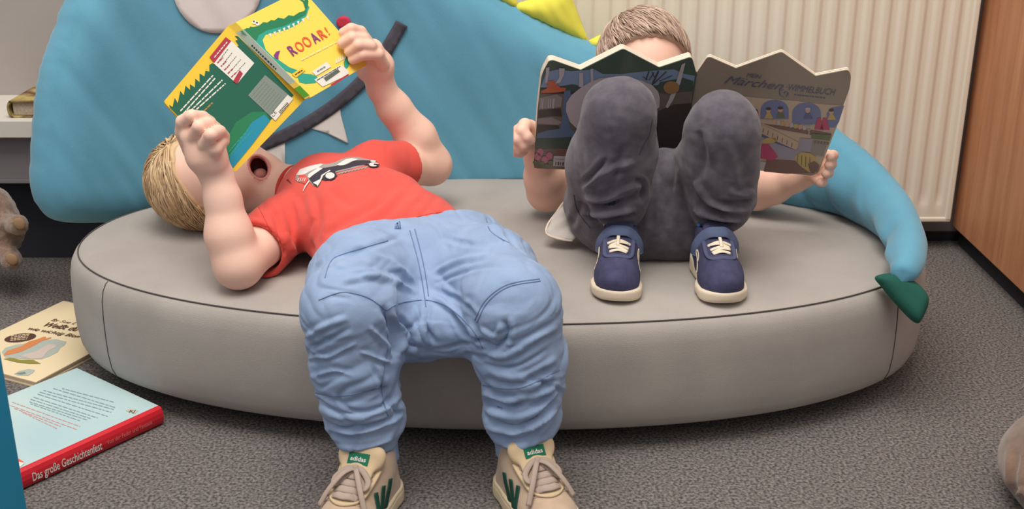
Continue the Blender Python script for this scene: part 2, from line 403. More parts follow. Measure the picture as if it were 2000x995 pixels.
def decal_on(name, poly, bvh, m, parent, lift=0.0012, step=6.0, thick=0.0):
    V2, T2, D2 = fill2d(poly, step)
    pts = []; ok = []
    for x, y in V2:
        h = hit(x, y, bvh, lift); ok.append(h is not None); pts.append(h if h is not None else Vector((0, 0, 0)))
    Fc = [t for t in T2 if all(ok[i] for i in t)]
    Fc = [t for t in Fc if max((pts[t[0]]-pts[t[1]]).length, (pts[t[1]]-pts[t[2]]).length, (pts[t[0]]-pts[t[2]]).length) < 0.08]
    used = sorted({i for t in Fc for i in t}); mp = {u: i for i, u in enumerate(used)}
    Fc = [tuple(mp[i] for i in t) for t in Fc]; Vv = [pts[u] for u in used]
    o = pymesh(name, Vv, Fc, m, parent)
    if thick:
        md = o.modifiers.new('thickness', 'SOLIDIFY'); md.thickness = thick; md.offset = 0
    return o
def ell_px(cx, cy, rx, ry, n=40, rot=0):
    return [(cx+rx*math.cos(t)*math.cos(rot)-ry*math.sin(t)*math.sin(rot), cy+rx*math.cos(t)*math.sin(rot)+ry*math.sin(t)*math.cos(rot)) for t in [2*math.pi*i/n for i in range(n)]]
M_eye = mat('white_eye_felt', (222, 214, 212), 0.9)
decal_on('eye', ell_px(424, -36, 90, 101), front_bvh, M_eye, back, 0.002, 10, 0.003)
decal_on('pupil', ell_px(440, -70, 38, 44), front_bvh, M_dark, back, 0.0045, 10, 0.002)
decal_on('nostril', ell_px(671, 43, 14, 12), front_bvh, M_pink, back, 0.002, 6, 0.003)
# mouth strip follows a curve
mc = catmull([(785, 45, 0), (762, 84, 0), (742, 118, 0), (705, 160, 0), (660, 200, 0), (610, 234, 0), (560, 262, 0), (490, 290, 0), (420, 305, 0), (350, 312, 0)], 60)
lft = []; rgt = []
for i, p in enumerate(mc):
    t = (mc[min(i+1, 60)]-mc[max(i-1, 0)]).normalized(); n_ = Vector((-t.y, t.x, 0)); w = 12.5
    lft.append((p.x+n_.x*w, p.y+n_.y*w)); rgt.append((p.x-n_.x*w, p.y-n_.y*w))
def tooth(p): return decal_on('tooth', p, front_bvh, M_felt, back, 0.0015, 7, 0.002)
tooth([(596, 247), (662, 190), (680, 277), (679, 280)])
tooth([(505, 290), (556, 268), (557, 318), (548, 345)])
tooth([(690, 160), (722, 132), (712, 170)])
tooth([(400, 312), (460, 300), (440, 370)])
decal_on('mouth', lft+rgt[::-1], front_bvh, M_dark, back, 0.003, 9, 0.003)
def spine(pts, Y):
    """stuffed triangle on the upper edge"""
    W3 = [P(x, y, Y) for x, y in pts]
    o = W3[0]; ex = (W3[1]-W3[0]).normalized(); nn = Vector((0, -1, 0)); ez = Vector((0, 0, 1)); ex = Vector((ex.x, 0, 0)).normalized()
    pl2 = [((w-o).dot(ex), (w-o).z) for w in W3]
    dn = []
    for i in range(len(pl2)):
        a_, b_ = Vector(pl2[i]), Vector(pl2[(i+1) % len(pl2)])
        for k in range(10): dn.append(tuple(a_.lerp(b_, k/10)))
    V2, T2, D2 = fill2d(dn, 0.006); w = 0.022*np.sqrt(1-(1-np.clip(D2/0.03, 0, 1))**2)
    V = []; n0 = len(V2)
    for s_ in (1, -1):
        for (x, z), ww in zip(V2, w): V.append(o+ex*x+ez*z+nn*(ww*s_+0.0008*s_*math.sin(x*260+z*160)))
    pymesh('back_spine', V, [(a, b_, c_) for a, b_, c_ in T2]+[(n0+a, n0+c_, n0+b_) for a, b_, c_ in T2], M_yel, back)
spine([(900, -40), (1012, 22), (1010, 4), (985, -60), (930, -110)], 2.168)
spine([(1000, 18), (1153, 90), (1149, 78), (1119, 0), (1110, -24), (1011, 6)], 2.170)
spine([(1148, 90), (1275, 134), (1262, 40), (1250, 28), (1149, 79)], 2.160)
# green tail tip: stuffed leaf draped over the rim
tp = [(1709, 541), (1745, 534), (1782, 547), (1808, 570), (1814, 592), (1802, 622), (1792, 632), (1775, 622), (1745, 590), (1722, 562)]
cc = [PZ(x, y, 0.2) for x, y in tp]
def tip_pt(x, y):
    a = P(x, y, 1.545); f = (y-534)/98
    return P(x, y, 1.575-0.035*f)
V2, T2, D2 = fill2d([(p.x, p.y) for p in closed_catmull([(x, y, 0) for x, y in tp], 6)], 5)
w = 0.016*np.sqrt(1-(1-np.clip(D2/22, 0, 1))**2); V = []; n0 = len(V2)
for s_ in (1, -1):
    for (x, y), ww in zip(V2, w): V.append(tip_pt(x, y)+Vector((-0.1, -0.85, 0.45)).normalized()*(ww*s_))
pymesh('tail_tip', V, [(a, b_, c_) for a, b_, c_ in T2]+[(n0+a, n0+c_, n0+b_) for a, b_, c_ in T2], M_green, back)
b = MB(); lp = [P(292, 372, 1.955), P(306, 371, 1.955), P(310, 386, 1.945), P(296, 388, 1.945)]
b.add([q for q in lp]+[q+Vector((0.001, 0.002, 0)) for q in lp], [(0, 1, 2, 3), (7, 6, 5, 4), (0, 4, 5, 1), (1, 5, 6, 2), (2, 6, 7, 3), (3, 7, 4, 0)])
b.build('care_label', M_felt, sofa)
# ------------------------------------------------------------------ implicit modelling: soft unions of tapered limbs, meshed with surface nets
class Field:
    def __init__(s, lo, hi, res):
        s.lo = np.array(lo, float); s.res = res
        s.n = np.ceil((np.array(hi)-s.lo)/res).astype(int)+1
        s.D = np.full(tuple(s.n), 1.0, np.float32)
        s.ax = [(s.lo[i]+np.arange(s.n[i])*res).astype(np.float32) for i in range(3)]
    def box(s, lo, hi):
        i0 = np.clip(np.floor((np.array(lo)-s.lo)/s.res).astype(int), 0, s.n); i1 = np.clip(np.ceil((np.array(hi)-s.lo)/s.res).astype(int)+1, 0, s.n)
        sl = tuple(slice(a, b) for a, b in zip(i0, i1))
        X, Y, Z = np.meshgrid(s.ax[0][sl[0]], s.ax[1][sl[1]], s.ax[2][sl[2]], indexing='ij', sparse=True)
        return sl, X, Y, Z
    def put(s, sl, d, k, op='add'):
        a = s.D[sl]
        if a.size == 0: return
        if op == 'sub': s.D[sl] = smax(a, -d, k)
        else: s.D[sl] = smin(a, d, k)
    def cone(s, a, b, ra, rb, k=0.01, flat=None, clip=None, op='add'):
        """tapered limb from a to b; flat=(direction, factor); clip=[(point, outward normal)]"""
        a = np.array(a, float); b = np.array(b, float); pad = max(ra, rb)*(1.0 if flat is None else max(1, flat[1]))+k+0.012
        sl, X, Y, Z = s.box(np.minimum(a, b)-pad, np.maximum(a, b)+pad)
        px, py, pz = X-a[0], Y-a[1], Z-a[2]; ab = b-a
        L = (ab**2).sum()+1e-12; h = np.clip((px*ab[0]+py*ab[1]+pz*ab[2])/L, 0, 1)
        qx, qy, qz = px-ab[0]*h, py-ab[1]*h, pz-ab[2]*h
        if flat is not None:
            n = np.array(flat[0], float); n /= np.linalg.norm(n); f = flat[1]; t = qx*n[0]+qy*n[1]+qz*n[2]; g = 1/f-1
            qx = qx+n[0]*t*g; qy = qy+n[1]*t*g; qz = qz+n[2]*t*g
        d = np.sqrt(qx*qx+qy*qy+qz*qz)-(ra+(rb-ra)*h)
        if clip:
            for c, n in clip:
                n = np.array(n, float); n /= np.linalg.norm(n); d = np.maximum(d, (X-c[0])*n[0]+(Y-c[1])*n[1]+(Z-c[2])*n[2])
        s.put(sl, d.astype(np.float32), k, op)
    def chain(s, pts, k=0.01, flat=None, op='add'):
        for (a, ra), (b, rb) in zip(pts[:-1], pts[1:]): s.cone(a, b, ra, rb, k, flat, None, op)
    def ell(s, c, r, axes=None, k=0.01, clip=None, op='add'):
        """ellipsoid, radii along the three axes (rows)"""
        c = np.array(c, float); R = np.eye(3) if axes is None else np.array([list(a) for a in axes], float); m = max(r)+k+0.012
        sl, X, Y, Z = s.box(c-m, c+m); X = X-c[0]; Y = Y-c[1]; Z = Z-c[2]
        u = [(X*R[i][0]+Y*R[i][1]+Z*R[i][2])/r[i] for i in range(3)]
        k0 = np.sqrt(u[0]**2+u[1]**2+u[2]**2); k1 = np.sqrt((u[0]/r[0])**2+(u[1]/r[1])**2+(u[2]/r[2])**2)+1e-9
        d = k0*(k0-1)/k1
        if clip:
            for q, n in clip:
                n = np.array(n, float); n /= np.linalg.norm(n); d = np.maximum(d, (X+c[0]-q[0])*n[0]+(Y+c[1]-q[1])*n[1]+(Z+c[2]-q[2])*n[2])
        s.put(sl, d.astype(np.float32), k, op)
    def cut(s, c, n, k=0.004):
        n = np.array(n, float); n /= np.linalg.norm(n)
        X, Y, Z = np.meshgrid(*s.ax, indexing='ij', sparse=True)
        d = ((X-c[0])*n[0]+(Y-c[1])*n[1]+(Z-c[2])*n[2]).astype(np.float32)
        s.D = smax(s.D, d, k)
    def mesh(s, smooth=2):
        D = s.D; D[0] = D[-1] = 1; D[:, 0] = D[:, -1] = 1; D[:, :, 0] = D[:, :, -1] = 1
        I = D < 0
        cnt = np.zeros(tuple(s.n-1), np.int8)
        cr = [(i, j, k) for i in (0, 1) for j in (0, 1) for k in (0, 1)]
        nx, ny, nz = s.n-1
        for i, j, k in cr: cnt += I[i:i+nx, j:j+ny, k:k+nz]
        act = np.argwhere((cnt > 0) & (cnt < 8))
        idx = np.full(tuple(s.n-1), -1, np.int32); idx[act[:, 0], act[:, 1], act[:, 2]] = np.arange(len(act))
        vals = {c: D[act[:, 0]+c[0], act[:, 1]+c[1], act[:, 2]+c[2]] for c in cr}
        acc = np.zeros((len(act), 3)); num = np.zeros(len(act))
        for c in cr:
            for ax in range(3):
                if c[ax] == 0:
                    e = list(c); e[ax] = 1; e = tuple(e); a, b = vals[c], vals[e]
                    m = (a < 0) != (b < 0); t = np.where(m, a/(a-b+1e-20), 0)
                    p = np.tile(np.array(c, float), (len(act), 1)); p[:, ax] += t
                    acc += p*m[:, None]; num += m
        V = s.lo+(act+acc/num[:, None])*s.res
        Q = []
        for ax in range(3):
            a = [slice(None)]*3; b = [slice(None)]*3; a[ax] = slice(0, -1); b[ax] = slice(1, None)
            ch = I[tuple(a)] != I[tuple(b)]; E = np.argwhere(ch)
            o1, o2 = [(1, 2), (2, 0), (0, 1)][ax]
            ok = (E[:, o1] > 0) & (E[:, o2] > 0) & (E[:, o1] < s.n[o1]-1) & (E[:, o2] < s.n[o2]-1); E = E[ok]
            def cell(d1, d2):
                c = E.copy(); c[:, o1] -= d1; c[:, o2] -= d2; return idx[c[:, 0], c[:, 1], c[:, 2]]
            q = np.stack([cell(1, 1), cell(0, 1), cell(0, 0), cell(1, 0)], 1)
            ins = I[E[:, 0], E[:, 1], E[:, 2]]
            q[~ins] = q[~ins][:, ::-1]; Q.append(q)
        Q = np.concatenate(Q)
        for _ in range(smooth): V = relax(V, Q, 0.5)
        return V, Q
def smin(a, b, k):
    if k <= 0: return np.minimum(a, b)
    h = np.clip(0.5+0.5*(a-b)/k, 0, 1); return a+(b-a)*h-k*h*(1-h)
def smax(a, b, k):
    if k <= 0: return np.maximum(a, b)
    h = np.clip(0.5-0.5*(a-b)/k, 0, 1); return a+(b-a)*h+k*h*(1-h)
def relax(V, Q, f):
    S = np.zeros_like(V); N = np.zeros(len(V))
    for i in range(4):
        a, b = Q[:, i], Q[:, (i+1) % 4]
        for ax in range(3): S[:, ax] += np.bincount(a, V[b, ax], len(V))+np.bincount(b, V[a, ax], len(V))
        N += np.bincount(a, minlength=len(V))+np.bincount(b, minlength=len(V))
    return V*(1-f)+S/np.maximum(N, 1)[:, None]*f
def vnormals(V, Q):
    n = np.cross(V[Q[:, 2]]-V[Q[:, 0]], V[Q[:, 3]]-V[Q[:, 1]]); N = np.zeros_like(V)
    for i in range(4):
        for ax in range(3): N[:, ax] += np.bincount(Q[:, i], n[:, ax], len(V))
    return N/(np.linalg.norm(N, axis=1)[:, None]+1e-12)
def fold_lines(V, Q, lines):
    """push a surface in or out along folds; line = (pixel polyline, width in px, height in m: + ridge, - groove)"""
    N = vnormals(V, Q); pp = project_np(V); view = V-np.array([0, 0, CH]); view /= np.linalg.norm(view, axis=1)[:, None]
    fac = np.clip(-(N*view).sum(1)*3, 0, 1); disp = np.zeros(len(V))
    for pts, w, am in lines:
        pts = [(p.x, p.y) for p in catmull([(x, y, 0) for x, y in pts], 6*(len(pts)-1))]
        A = np.array(pts); lo = A.min(0)-3*w; hi = A.max(0)+3*w
        sel = np.where((pp[:, 0] > lo[0]) & (pp[:, 0] < hi[0]) & (pp[:, 1] > lo[1]) & (pp[:, 1] < hi[1]) & (fac > 0))[0]
        if not len(sel): continue
        q = pp[sel]; best = np.full(len(sel), 1e9); tt = np.zeros(len(sel)); n = len(A)-1
        for i in range(n):
            a, b = A[i], A[i+1]; ab = b-a; t = np.clip(((q-a)@ab)/((ab**2).sum()+1e-9), 0, 1)
            d = np.hypot(*(q-a-t[:, None]*ab).T); m = d < best; best = np.where(m, d, best); tt = np.where(m, (i+t)/n, tt)
        taper = np.clip(np.minimum(tt, 1-tt)*5, 0.0, 1)**0.7
        disp[sel] += am*np.exp(-(best/w)**2)*taper-0.35*am*np.exp(-((best-1.9*w)/w)**2)*taper
    return V+N*(disp*fac)[:, None]
def rumple(V, Q, fn):
    N = vnormals(V, Q); d = np.array([fn(v) for v in V]); return V+N*d[:, None]
def to_obj(name, V, Q, m, parent):
    me = bpy.data.meshes.new(name); me.vertices.add(len(V)); me.vertices.foreach_set('co', V.astype(np.float32).ravel())
    me.loops.add(len(Q)*4); me.loops.foreach_set('vertex_index', Q.astype(np.int32).ravel())
    me.polygons.add(len(Q)); me.polygons.foreach_set('loop_start', np.arange(len(Q), dtype=np.int32)*4)
    me.update(calc_edges=True); me.validate()
    return link_mesh(name, me, m, parent)
def bvh_of(V, Q): return BVHTree.FromPolygons([tuple(v) for v in V], [tuple(int(i) for i in q) for q in Q])
def line_on(mb, pts, bvh, r, m=0, lift=0.0003, per=8, n=6):
    """a thread or seam laid over a surface along a pixel polyline"""
    c = catmull([(x, y, 0) for x, y in pts], per*(len(pts)-1)); out = []
    for p in c:
        h = hit(p.x, p.y, bvh, lift)
        if h is None: continue
        if out and (h-out[-1]).length > 0.05:
            if len(out) > 2: mb.tube(out, r, n, m)
            out = []
        out.append(h)
    if len(out) > 2: mb.tube(out, r, n, m)
def lines_obj(name, pts, bvh, r, m, parent, lift=0.0002, per=8):
    """the same, each unbroken run an object of its own"""
    c = catmull([(x, y, 0) for x, y in pts], per*(len(pts)-1)); runs = [[]]
    for p in c:
        h = hit(p.x, p.y, bvh, lift)
        if h is None: continue
        if runs[-1] and (h-runs[-1][-1]).length > 0.03: runs.append([])
        runs[-1].append(h)
    for q in runs:
        if len(q) > 3:
            b_ = MB(); b_.tube(q, r, 6, 0); b_.build(name, m, parent, True)
def V3(v): return Vector(v)
def hair_strands(mb, C, ax, rad, starts, flow, length, r, nseg=7, lift=0.003, mats=3, gate=None, seed=1, bot=None):
    """locks lying on an ellipsoid scalp; ax = (side, up, front) unit vectors; flow(dir)->world direction of combing"""
    rr = random.Random(seed)
    A = [Vector(a).normalized() for a in ax]
    for d in starts:
        d = Vector(d).normalized(); pts = []; L = length*(0.7+0.6*rr.random()); lf = lift*(0.4+1.2*rr.random())
        cur = d.copy(); w1 = rr.uniform(-0.25, 0.25)
        for i in range(nseg+1):
            p = C+A[0]*(cur.x*rad[0])+A[1]*(cur.y*rad[1])+A[2]*(cur.z*rad[2])
            nrm = (A[0]*(cur.x/rad[0])+A[1]*(cur.y/rad[1])+A[2]*(cur.z/rad[2])).normalized()
            u = i/nseg; q = p+nrm*(lf*math.sin(math.pi*min(1, u*0.9+0.12))+0.0006)
            if bot is not None and q.z < bot: q.z = bot
            if gate is not None and i and not gate(p, rr.uniform(-0.004, 0.007)): break
            pts.append(q)
            f = flow(cur, p)+nrm.cross(flow(cur, p))*w1; f = f-nrm*f.dot(nrm)
            if f.length < 1e-5: break
            f.normalize(); p2 = p+f*(L/nseg)-C
            cur = Vector((p2.dot(A[0])/rad[0], p2.dot(A[1])/rad[1], p2.dot(A[2])/rad[2])).normalized()
        if len(pts) < 4: continue
        k = len(pts); rs = [r*(0.55+0.45*math.sin(math.pi*(0.15+0.7*i/(k-1))))*(1.0 if i < k-1 else 0.15) for i in range(k)]
        mb.tube(pts, rs, 5, rr.randrange(mats), flat=0.6)

def seat_clear(V, gap=0.0012):
    """rest cloth and skin on the sofa: points that would sink in are lifted on top or pushed off its side"""
    x = V[:, 0]-SCX; y = V[:, 1]-SCY
    c_, s_ = math.cos(-SROT), math.sin(-SROT); X = x*c_-y*s_; Y = x*s_+y*c_
    A_, B_ = SA+0.016+gap, SB+0.016+gap
    r_ = (np.abs(X/A_)**2.12+np.abs(Y/B_)**2.12)**(1/2.12)
    hd = (1-r_)*B_; td = 0.2022+gap-V[:, 2]
    ins = (r_ < 1) & (td > 0) & (V[:, 2] > 0.02)
    # rounded rim: the outer 12 mm may sit lower
    up = ins & (td <= hd+0.004); side = ins & ~up
    V = V.copy(); V[up, 2] = 0.2022+gap
    f = 1/np.maximum(r_, 0.3)
    V[side, 0] = SCX+(x*f)[side]; V[side, 1] = SCY+(y*f)[side]
    return V
# ------------------------------------------------------------------ shoes, modelled toe forwards along +y, then placed
def shoe(parent, heel, direction, scale, style, mirror=1):
    """heel = world point under the heel; direction = heel to toe on the ground"""
    d = Vector((direction[0], direction[1], 0)).normalized(); xr = Vector((d.y, -d.x, 0))*mirror; hz = Vector((0, 0, 1)); h0 = Vector(heel)
    def T(p): return h0+xr*(p[0]*scale)+d*(p[1]*scale)+hz*(p[2]*scale)
    def TV(V): return np.array(h0)+np.outer(V[:, 0]*scale, np.array(xr))+np.outer(V[:, 1]*scale, np.array(d))+np.outer(V[:, 2]*scale, np.array(hz))
    def fix(Q): return Q[:, ::-1] if mirror < 0 else Q
    sty = style
    lo, hi = (-0.055, -0.02, -0.006), (0.055, 0.19, 0.125)
    # sole
    fs = Field(lo, hi, 0.0016)
    X, Y, Z = np.meshgrid(*fs.ax, indexing='ij')
    def foot2d(e):
        D = np.full(X.shape, 1.0, np.float32)
        pts = [(0.000, 0.028, 0.029), (0.0005, 0.062, 0.0275), (0.002, 0.105, 0.0335), (-0.001, 0.128, 0.0325), (-0.004, 0.138, 0.0285)]
        for (x0, y0, r0), (x1, y1, r1) in zip(pts[:-1], pts[1:]):
            ax, ay = x1-x0, y1-y0; L = ax*ax+ay*ay; h = np.clip(((X-x0)*ax+(Y-y0)*ay)/L, 0, 1)
            D = smin(D, (np.hypot(X-x0-ax*h, Y-y0-ay*h)-(r0+(r1-r0)*h+e)).astype(np.float32), 0.012)
        return D
    if sty == 'runner':
        top = 0.0165+0.014*np.clip((0.07-Y)/0.05, 0, 1)-0.003*np.exp(-((Y-0.09)/0.025)**2)+0.005*np.clip((Y-0.135)/0.03, 0, 1)
        f2 = foot2d(0.0018)+0.004*np.clip(np.exp(-((Y-0.068)/0.02)**2), 0, 1)-0.12*np.abs(Z-0.012)*0
    else:
        top = 0.024+0*Y; f2 = foot2d(0.002)
    bot = 0.0+0.006*np.clip((Y-0.14)/0.03, 0, 1)**2
    dz = np.maximum(Z-top, bot-Z).astype(np.float32)
    fs.D = smax(f2.astype(np.float32), dz, 0.006)
    V, Q = fs.mesh(2)
    V[:, 2] = np.maximum(V[:, 2], 0.0004)
    if sty != 'runner':
        N = vnormals(V, Q); g = np.exp(-((V[:, 2]-0.0185)/0.0011)**2)*0.0010*(np.abs(N[:, 2]) < 0.5); V = V-N*g[:, None]
    # upper
    fu = Field(lo, hi, 0.0016)
    fu.ell((-0.001, 0.124, 0.020), (0.0325, 0.0475, 0.034 if sty == 'runner' else 0.032), None, 0.01)
    fu.cone((0.001, 0.105, 0.032), (0, 0.055, 0.052), 0.0285, 0.0275, 0.015)
    fu.cone((0, 0.028, 0.022), (0, 0.030, 0.066), 0.0270, 0.0235, 0.015)
    fu.cone((0, 0.055, 0.045), (0, 0.046, 0.070), 0.0275, 0.0235, 0.015)
    fu.cone((0.001, 0.105, 0.016), (0, 0.04, 0.016), 0.031, 0.029, 0.012)
    tilt = (0, -0.12, 1) if sty != 'runner' else (0, -0.2, 1)
    fu.cut((0, 0.035, 0.080 if sty != 'runner' else 0.078), tilt, 0.006)
    fu.cut((0, 0, 0.014), (0, 0, -1), 0.001)
    fu.cone((0, 0.036, 0.125), (0, 0.038, 0.050), 0.0215, 0.020, 0.004, op='sub')
    X, Y, Z = np.meshgrid(*fu.ax, indexing='ij'); fu.D = smax(fu.D, (foot2d(-0.0005)-np.clip(Z-0.02, 0, 1)*0.1).astype(np.float32), 0.004)
    Vu, Qu = fu.mesh(2)
    mats = {'runner': (M_navy, M_navy2, M_solecream, M_lace), 'court': (M_suede, M_suede2, M_solecream2, M_lace2)}[sty]
    lb = bvh_of(Vu, Qu)
    up = to_obj('shoe', TV(Vu), fix(Qu), mats[0], parent)
    to_obj('sole', TV(V), fix(Q), mats[2], up)
    def down(x, y, lift=0.0012):
        h = lb.ray_cast(Vector((x, y, 0.2)), Vector((0, 0, -1)))
        return (h[0]+h[1]*lift) if h[0] is not None else Vector((x, y, 0.05))
    def side(x, y, z, lift=0.0006):
        h = lb.ray_cast(Vector((x*3, y, z)), Vector((-x, 0, 0)).normalized())
        return (h[0]+h[1]*lift) if h[0] is not None else Vector((x*0.03, y, z))
    def strip(name, pts, w, thick, m, par, n=8):
        b_ = MB(); c_ = catmull([T(p) for p in pts], 5*(len(pts)-1)); nn = (hz+d*0.5).normalized()
        b_.tube(c_, w*scale, n, 0, flat=thick/w, nrm=nn); return b_.build(name, m, par, True)
    if sty == 'court':
        # padded tongue
        ft = Field((-0.04, 0.03, 0.04), (0.04, 0.115, 0.115), 0.0014)
        ft.cone((-0.0185, 0.064, 0.086), (0.0185, 0.064, 0.086), 0.0095, 0.0095, 0.004, flat=((0, 0.86, 0.5), 0.75))
        ft.cone((-0.016, 0.068, 0.079), (0.016, 0.068, 0.079), 0.011, 0.011, 0.008, flat=((0, 0.86, 0.5), 0.55))
        ft.cone((0, 0.070, 0.080), (0, 0.100, 0.060), 0.020, 0.020, 0.01, flat=((0, 0.6, 0.8), 0.3))
        Vt, Qt = ft.mesh(2); tng = to_obj('tongue', TV(Vt), fix(Qt), mats[1], up); tbv = bvh_of(Vt, Qt)
        q = [(-0.0125, 0.090, 0.0975), (0.0125, 0.090, 0.0975), (0.0125, 0.090, 0.0865), (-0.0125, 0.090, 0.0865)]
        lbm = MB(); g = []
        for a_, z_ in ((-0.0125, 0.0895), (0.0125, 0.0895), (0.0125, 0.0795), (-0.0125, 0.0795)):
            h = tbv.ray_cast(Vector((a_, 0.2, z_)), Vector((0, -1, 0))); g.append((h[0] if h[0] is not None else Vector((a_, 0.076, z_)))+Vector((0, 0.0008, 0.0004)))
        lbm.add([T(p) for p in g]+[T(p-Vector((0, 0.0008, 0.0004))) for p in g], [(0, 1, 2, 3), (7, 6, 5, 4), (0, 4, 5, 1), (1, 5, 6, 2), (2, 6, 7, 3), (3, 7, 4, 0)])
        lab = lbm.build('tongue_label', M_labelgreen, tng)
        tm = MB(); cen = sum((T(p) for p in g), Vector())/4; ex_ = (T(g[0])-T(g[1])); 
        left, right = (T(g[1]), T(g[0])) if T(g[1]).x < T(g[0]).x else (T(g[0]), T(g[1]))
        lo_l, lo_r = (T(g[2]), T(g[3])) if T(g[1]).x < T(g[0]).x else (T(g[3]), T(g[2]))
        nn = (right-left).cross(lo_l-left).normalized(); nn = nn if nn.dot(to_cam) > 0 else -nn
        put_text(tm, 'adidas', lo_l.lerp(left, 0.3).lerp(lo_r.lerp(right, 0.3), 0.12), lo_l.lerp(left, 0.3).lerp(lo_r.lerp(right, 0.3), 0.88), 0.0052*scale, nn, 0.0003, bold=0.012)
        # lettering sits on its label, so it is joined to it
        lab2 = tm.build('label_lettering', M_felt, tng)
        # eyestay
        strip('eyestay', [down(-0.020, 0.070, 0.001), down(-0.018, 0.088, 0.001), down(-0.015, 0.112, 0.001), down(0, 0.124, 0.001), down(0.015, 0.112, 0.001), down(0.018, 0.088, 0.001), down(0.020, 0.070, 0.001)], 0.0055, 0.0016, mats[1], up)
        for i in range(5):
            y = 0.076+i*0.0095; wx = 0.019-i*0.0014
            strip('lace', [down(-wx, y, 0.001), down(-wx*0.5, y+0.0035, 0.0042), down(0, y+0.0055, 0.005), down(wx*0.5, y+0.0035, 0.0042), down(wx, y, 0.001)], 0.0048, 0.0016, mats[3], up)
            if i < 4: strip('lace', [down(wx, y+0.001, 0.002), down(0, y+0.008, 0.0034), down(-wx, y+0.0105, 0.002)], 0.0043, 0.0014, mats[3], up)
        # knot, bow loops and loose ends
        kn = down(0.0, 0.081, 0.006)
        b_ = MB(); b_.ball(T(kn), 0.0042*scale, seg=12); kk = b_.build('lace_knot', mats[3], up, True)
        for sx in (1, -1):
            strip('lace_loop', [kn, kn+Vector((sx*0.010, 0.004, 0.000)), kn+Vector((sx*0.020, 0.012, -0.008)), kn+Vector((sx*0.017, 0.020, -0.013)), kn+Vector((sx*0.007, 0.010, -0.004)), kn], 0.0036, 0.0012, mats[3], up)
            strip('lace_end', [kn, kn+Vector((sx*0.008, 0.014, 0.001)), kn+Vector((sx*0.019, 0.030, -0.012)), kn+Vector((sx*0.028, 0.040, -0.030))], 0.0032, 0.0012, mats[3], up)
        for sx in (1, -1):
            for k in range(3):
                y = 0.058+k*0.0145; pts = [side(sx, y+0.013*t, 0.054-0.031*t+k*-0.001, 0.0006) for t in (0, 0.33, 0.66, 1)]
                b_ = MB(); c_ = catmull([T(p) for p in pts], 10); b_.tube(c_, 0.0056*scale, 8, 0, flat=0.18, nrm=xr*sx); b_.build('side_stripe', M_stripe, up, True)
        # heel tab and toe cap seam
        strip('heel_tab', [Vector((0, 0.0005, 0.045)), Vector((0, 0.003, 0.060)), Vector((0, 0.004, 0.076))], 0.008, 0.002, mats[1], up)
        b_ = MB(); b_.tube([T(down(x, 0.128-abs(x)*0.55, 0.0004)) for x in np.linspace(-0.026, 0.026, 15)], 0.0008*scale, 6); b_.build('toe_seam', mats[1], up, True)
    else:
        # darker toe mesh seam, inner tongue, strap, elastic laces
        ft = Field((-0.04, 0.02, 0.05), (0.04, 0.09, 0.115), 0.0014)
        ft.cone((-0.010, 0.058, 0.083), (0.012, 0.058, 0.083), 0.008, 0.008, 0.004, flat=((0, 0.86, 0.5), 0.6))
        ft.cone((0, 0.060, 0.080), (0, 0.075, 0.068), 0.018, 0.018, 0.01, flat=((0, 0.6, 0.8), 0.35))
        Vt, Qt = ft.mesh(2); to_obj('tongue', TV(Vt), fix(Qt), mats[0], up)
        sp = [side(-1, 0.064, 0.040, 0.001), side(-1, 0.066, 0.056, 0.001), Vector((-0.0215, 0.069, 0.0715)), Vector((-0.012, 0.074, 0.0800)), Vector((0, 0.076, 0.0815)), Vector((0.012, 0.074, 0.0800)), Vector((0.0215, 0.069, 0.0715)), side(1, 0.066, 0.056, 0.001), side(1, 0.064, 0.040, 0.001)]
        b_ = MB(); c_ = catmull([T(p) for p in sp], 40)
        b_.tube(c_, 0.0085*scale, 10, 0, flat=0.22, nrm=(d*0.35-hz*0.0+hz*0.93)*0+d*0.6+hz*0.8) if False else None
        cl = [T(Vector((0, 0.040, 0.045)))]*len(c_); V_ = []; F_ = []
        for i, p in enumerate(c_):
            t = (c_[min(i+1, 40)]-c_[max(i-1, 0)]).normalized(); o_ = (p-cl[i]); o_ = (o_-t*o_.dot(t)).normalized(); s_ = t.cross(o_).normalized()
            for u, v in ((-1, 0), (-0.9, 1), (0.9, 1), (1, 0), (0.9, -1), (-0.9, -1)): V_.append(p+s_*(u*0.0088*scale)+o_*(v*0.0010*scale))
        for i in range(40):
            for j in range(6): F_.append((i*6+j, i*6+(j+1) % 6, (i+1)*6+(j+1) % 6, (i+1)*6+j))
        F_ += [tuple(range(6)), tuple(240+j for j in range(6))[::-1]]
        b_.add(V_, F_); b_.build('strap', M_strap, up, True)
        strip('eyestay', [down(-0.0205, 0.074, 0.0005), down(-0.020, 0.100, 0.0005), down(-0.016, 0.118, 0.0005), down(0, 0.123, 0.0005), down(0.016, 0.118, 0.0005), down(0.020, 0.100, 0.0005), down(0.0205, 0.074, 0.0005)], 0.0035, 0.0012, M_navy2, up)
        for i, (y, s0) in enumerate(((0.088, 0), (0.099, 0), (0.110, 0))):
            wx = 0.0165-i*0.0022
            strip('lace', [down(-wx, y, 0.0012), down(0, y+0.001, 0.0028), down(wx, y, 0.0012)], 0.0028, 0.0012, mats[3], up)
        for y, sx in ((0.0935, 1), (0.1045, -1)):
            strip('lace', [down(-0.013*sx, y-0.004, 0.002), down(0, y, 0.003), down(0.013*sx, y+0.004, 0.002)], 0.0026, 0.0010, mats[3], up)
        strip('tongue_loop', [down(0.001, 0.101, 0.0035), down(0.001, 0.091, 0.0055), down(0.001, 0.082, 0.0045)], 0.0026, 0.0010, mats[3], up)
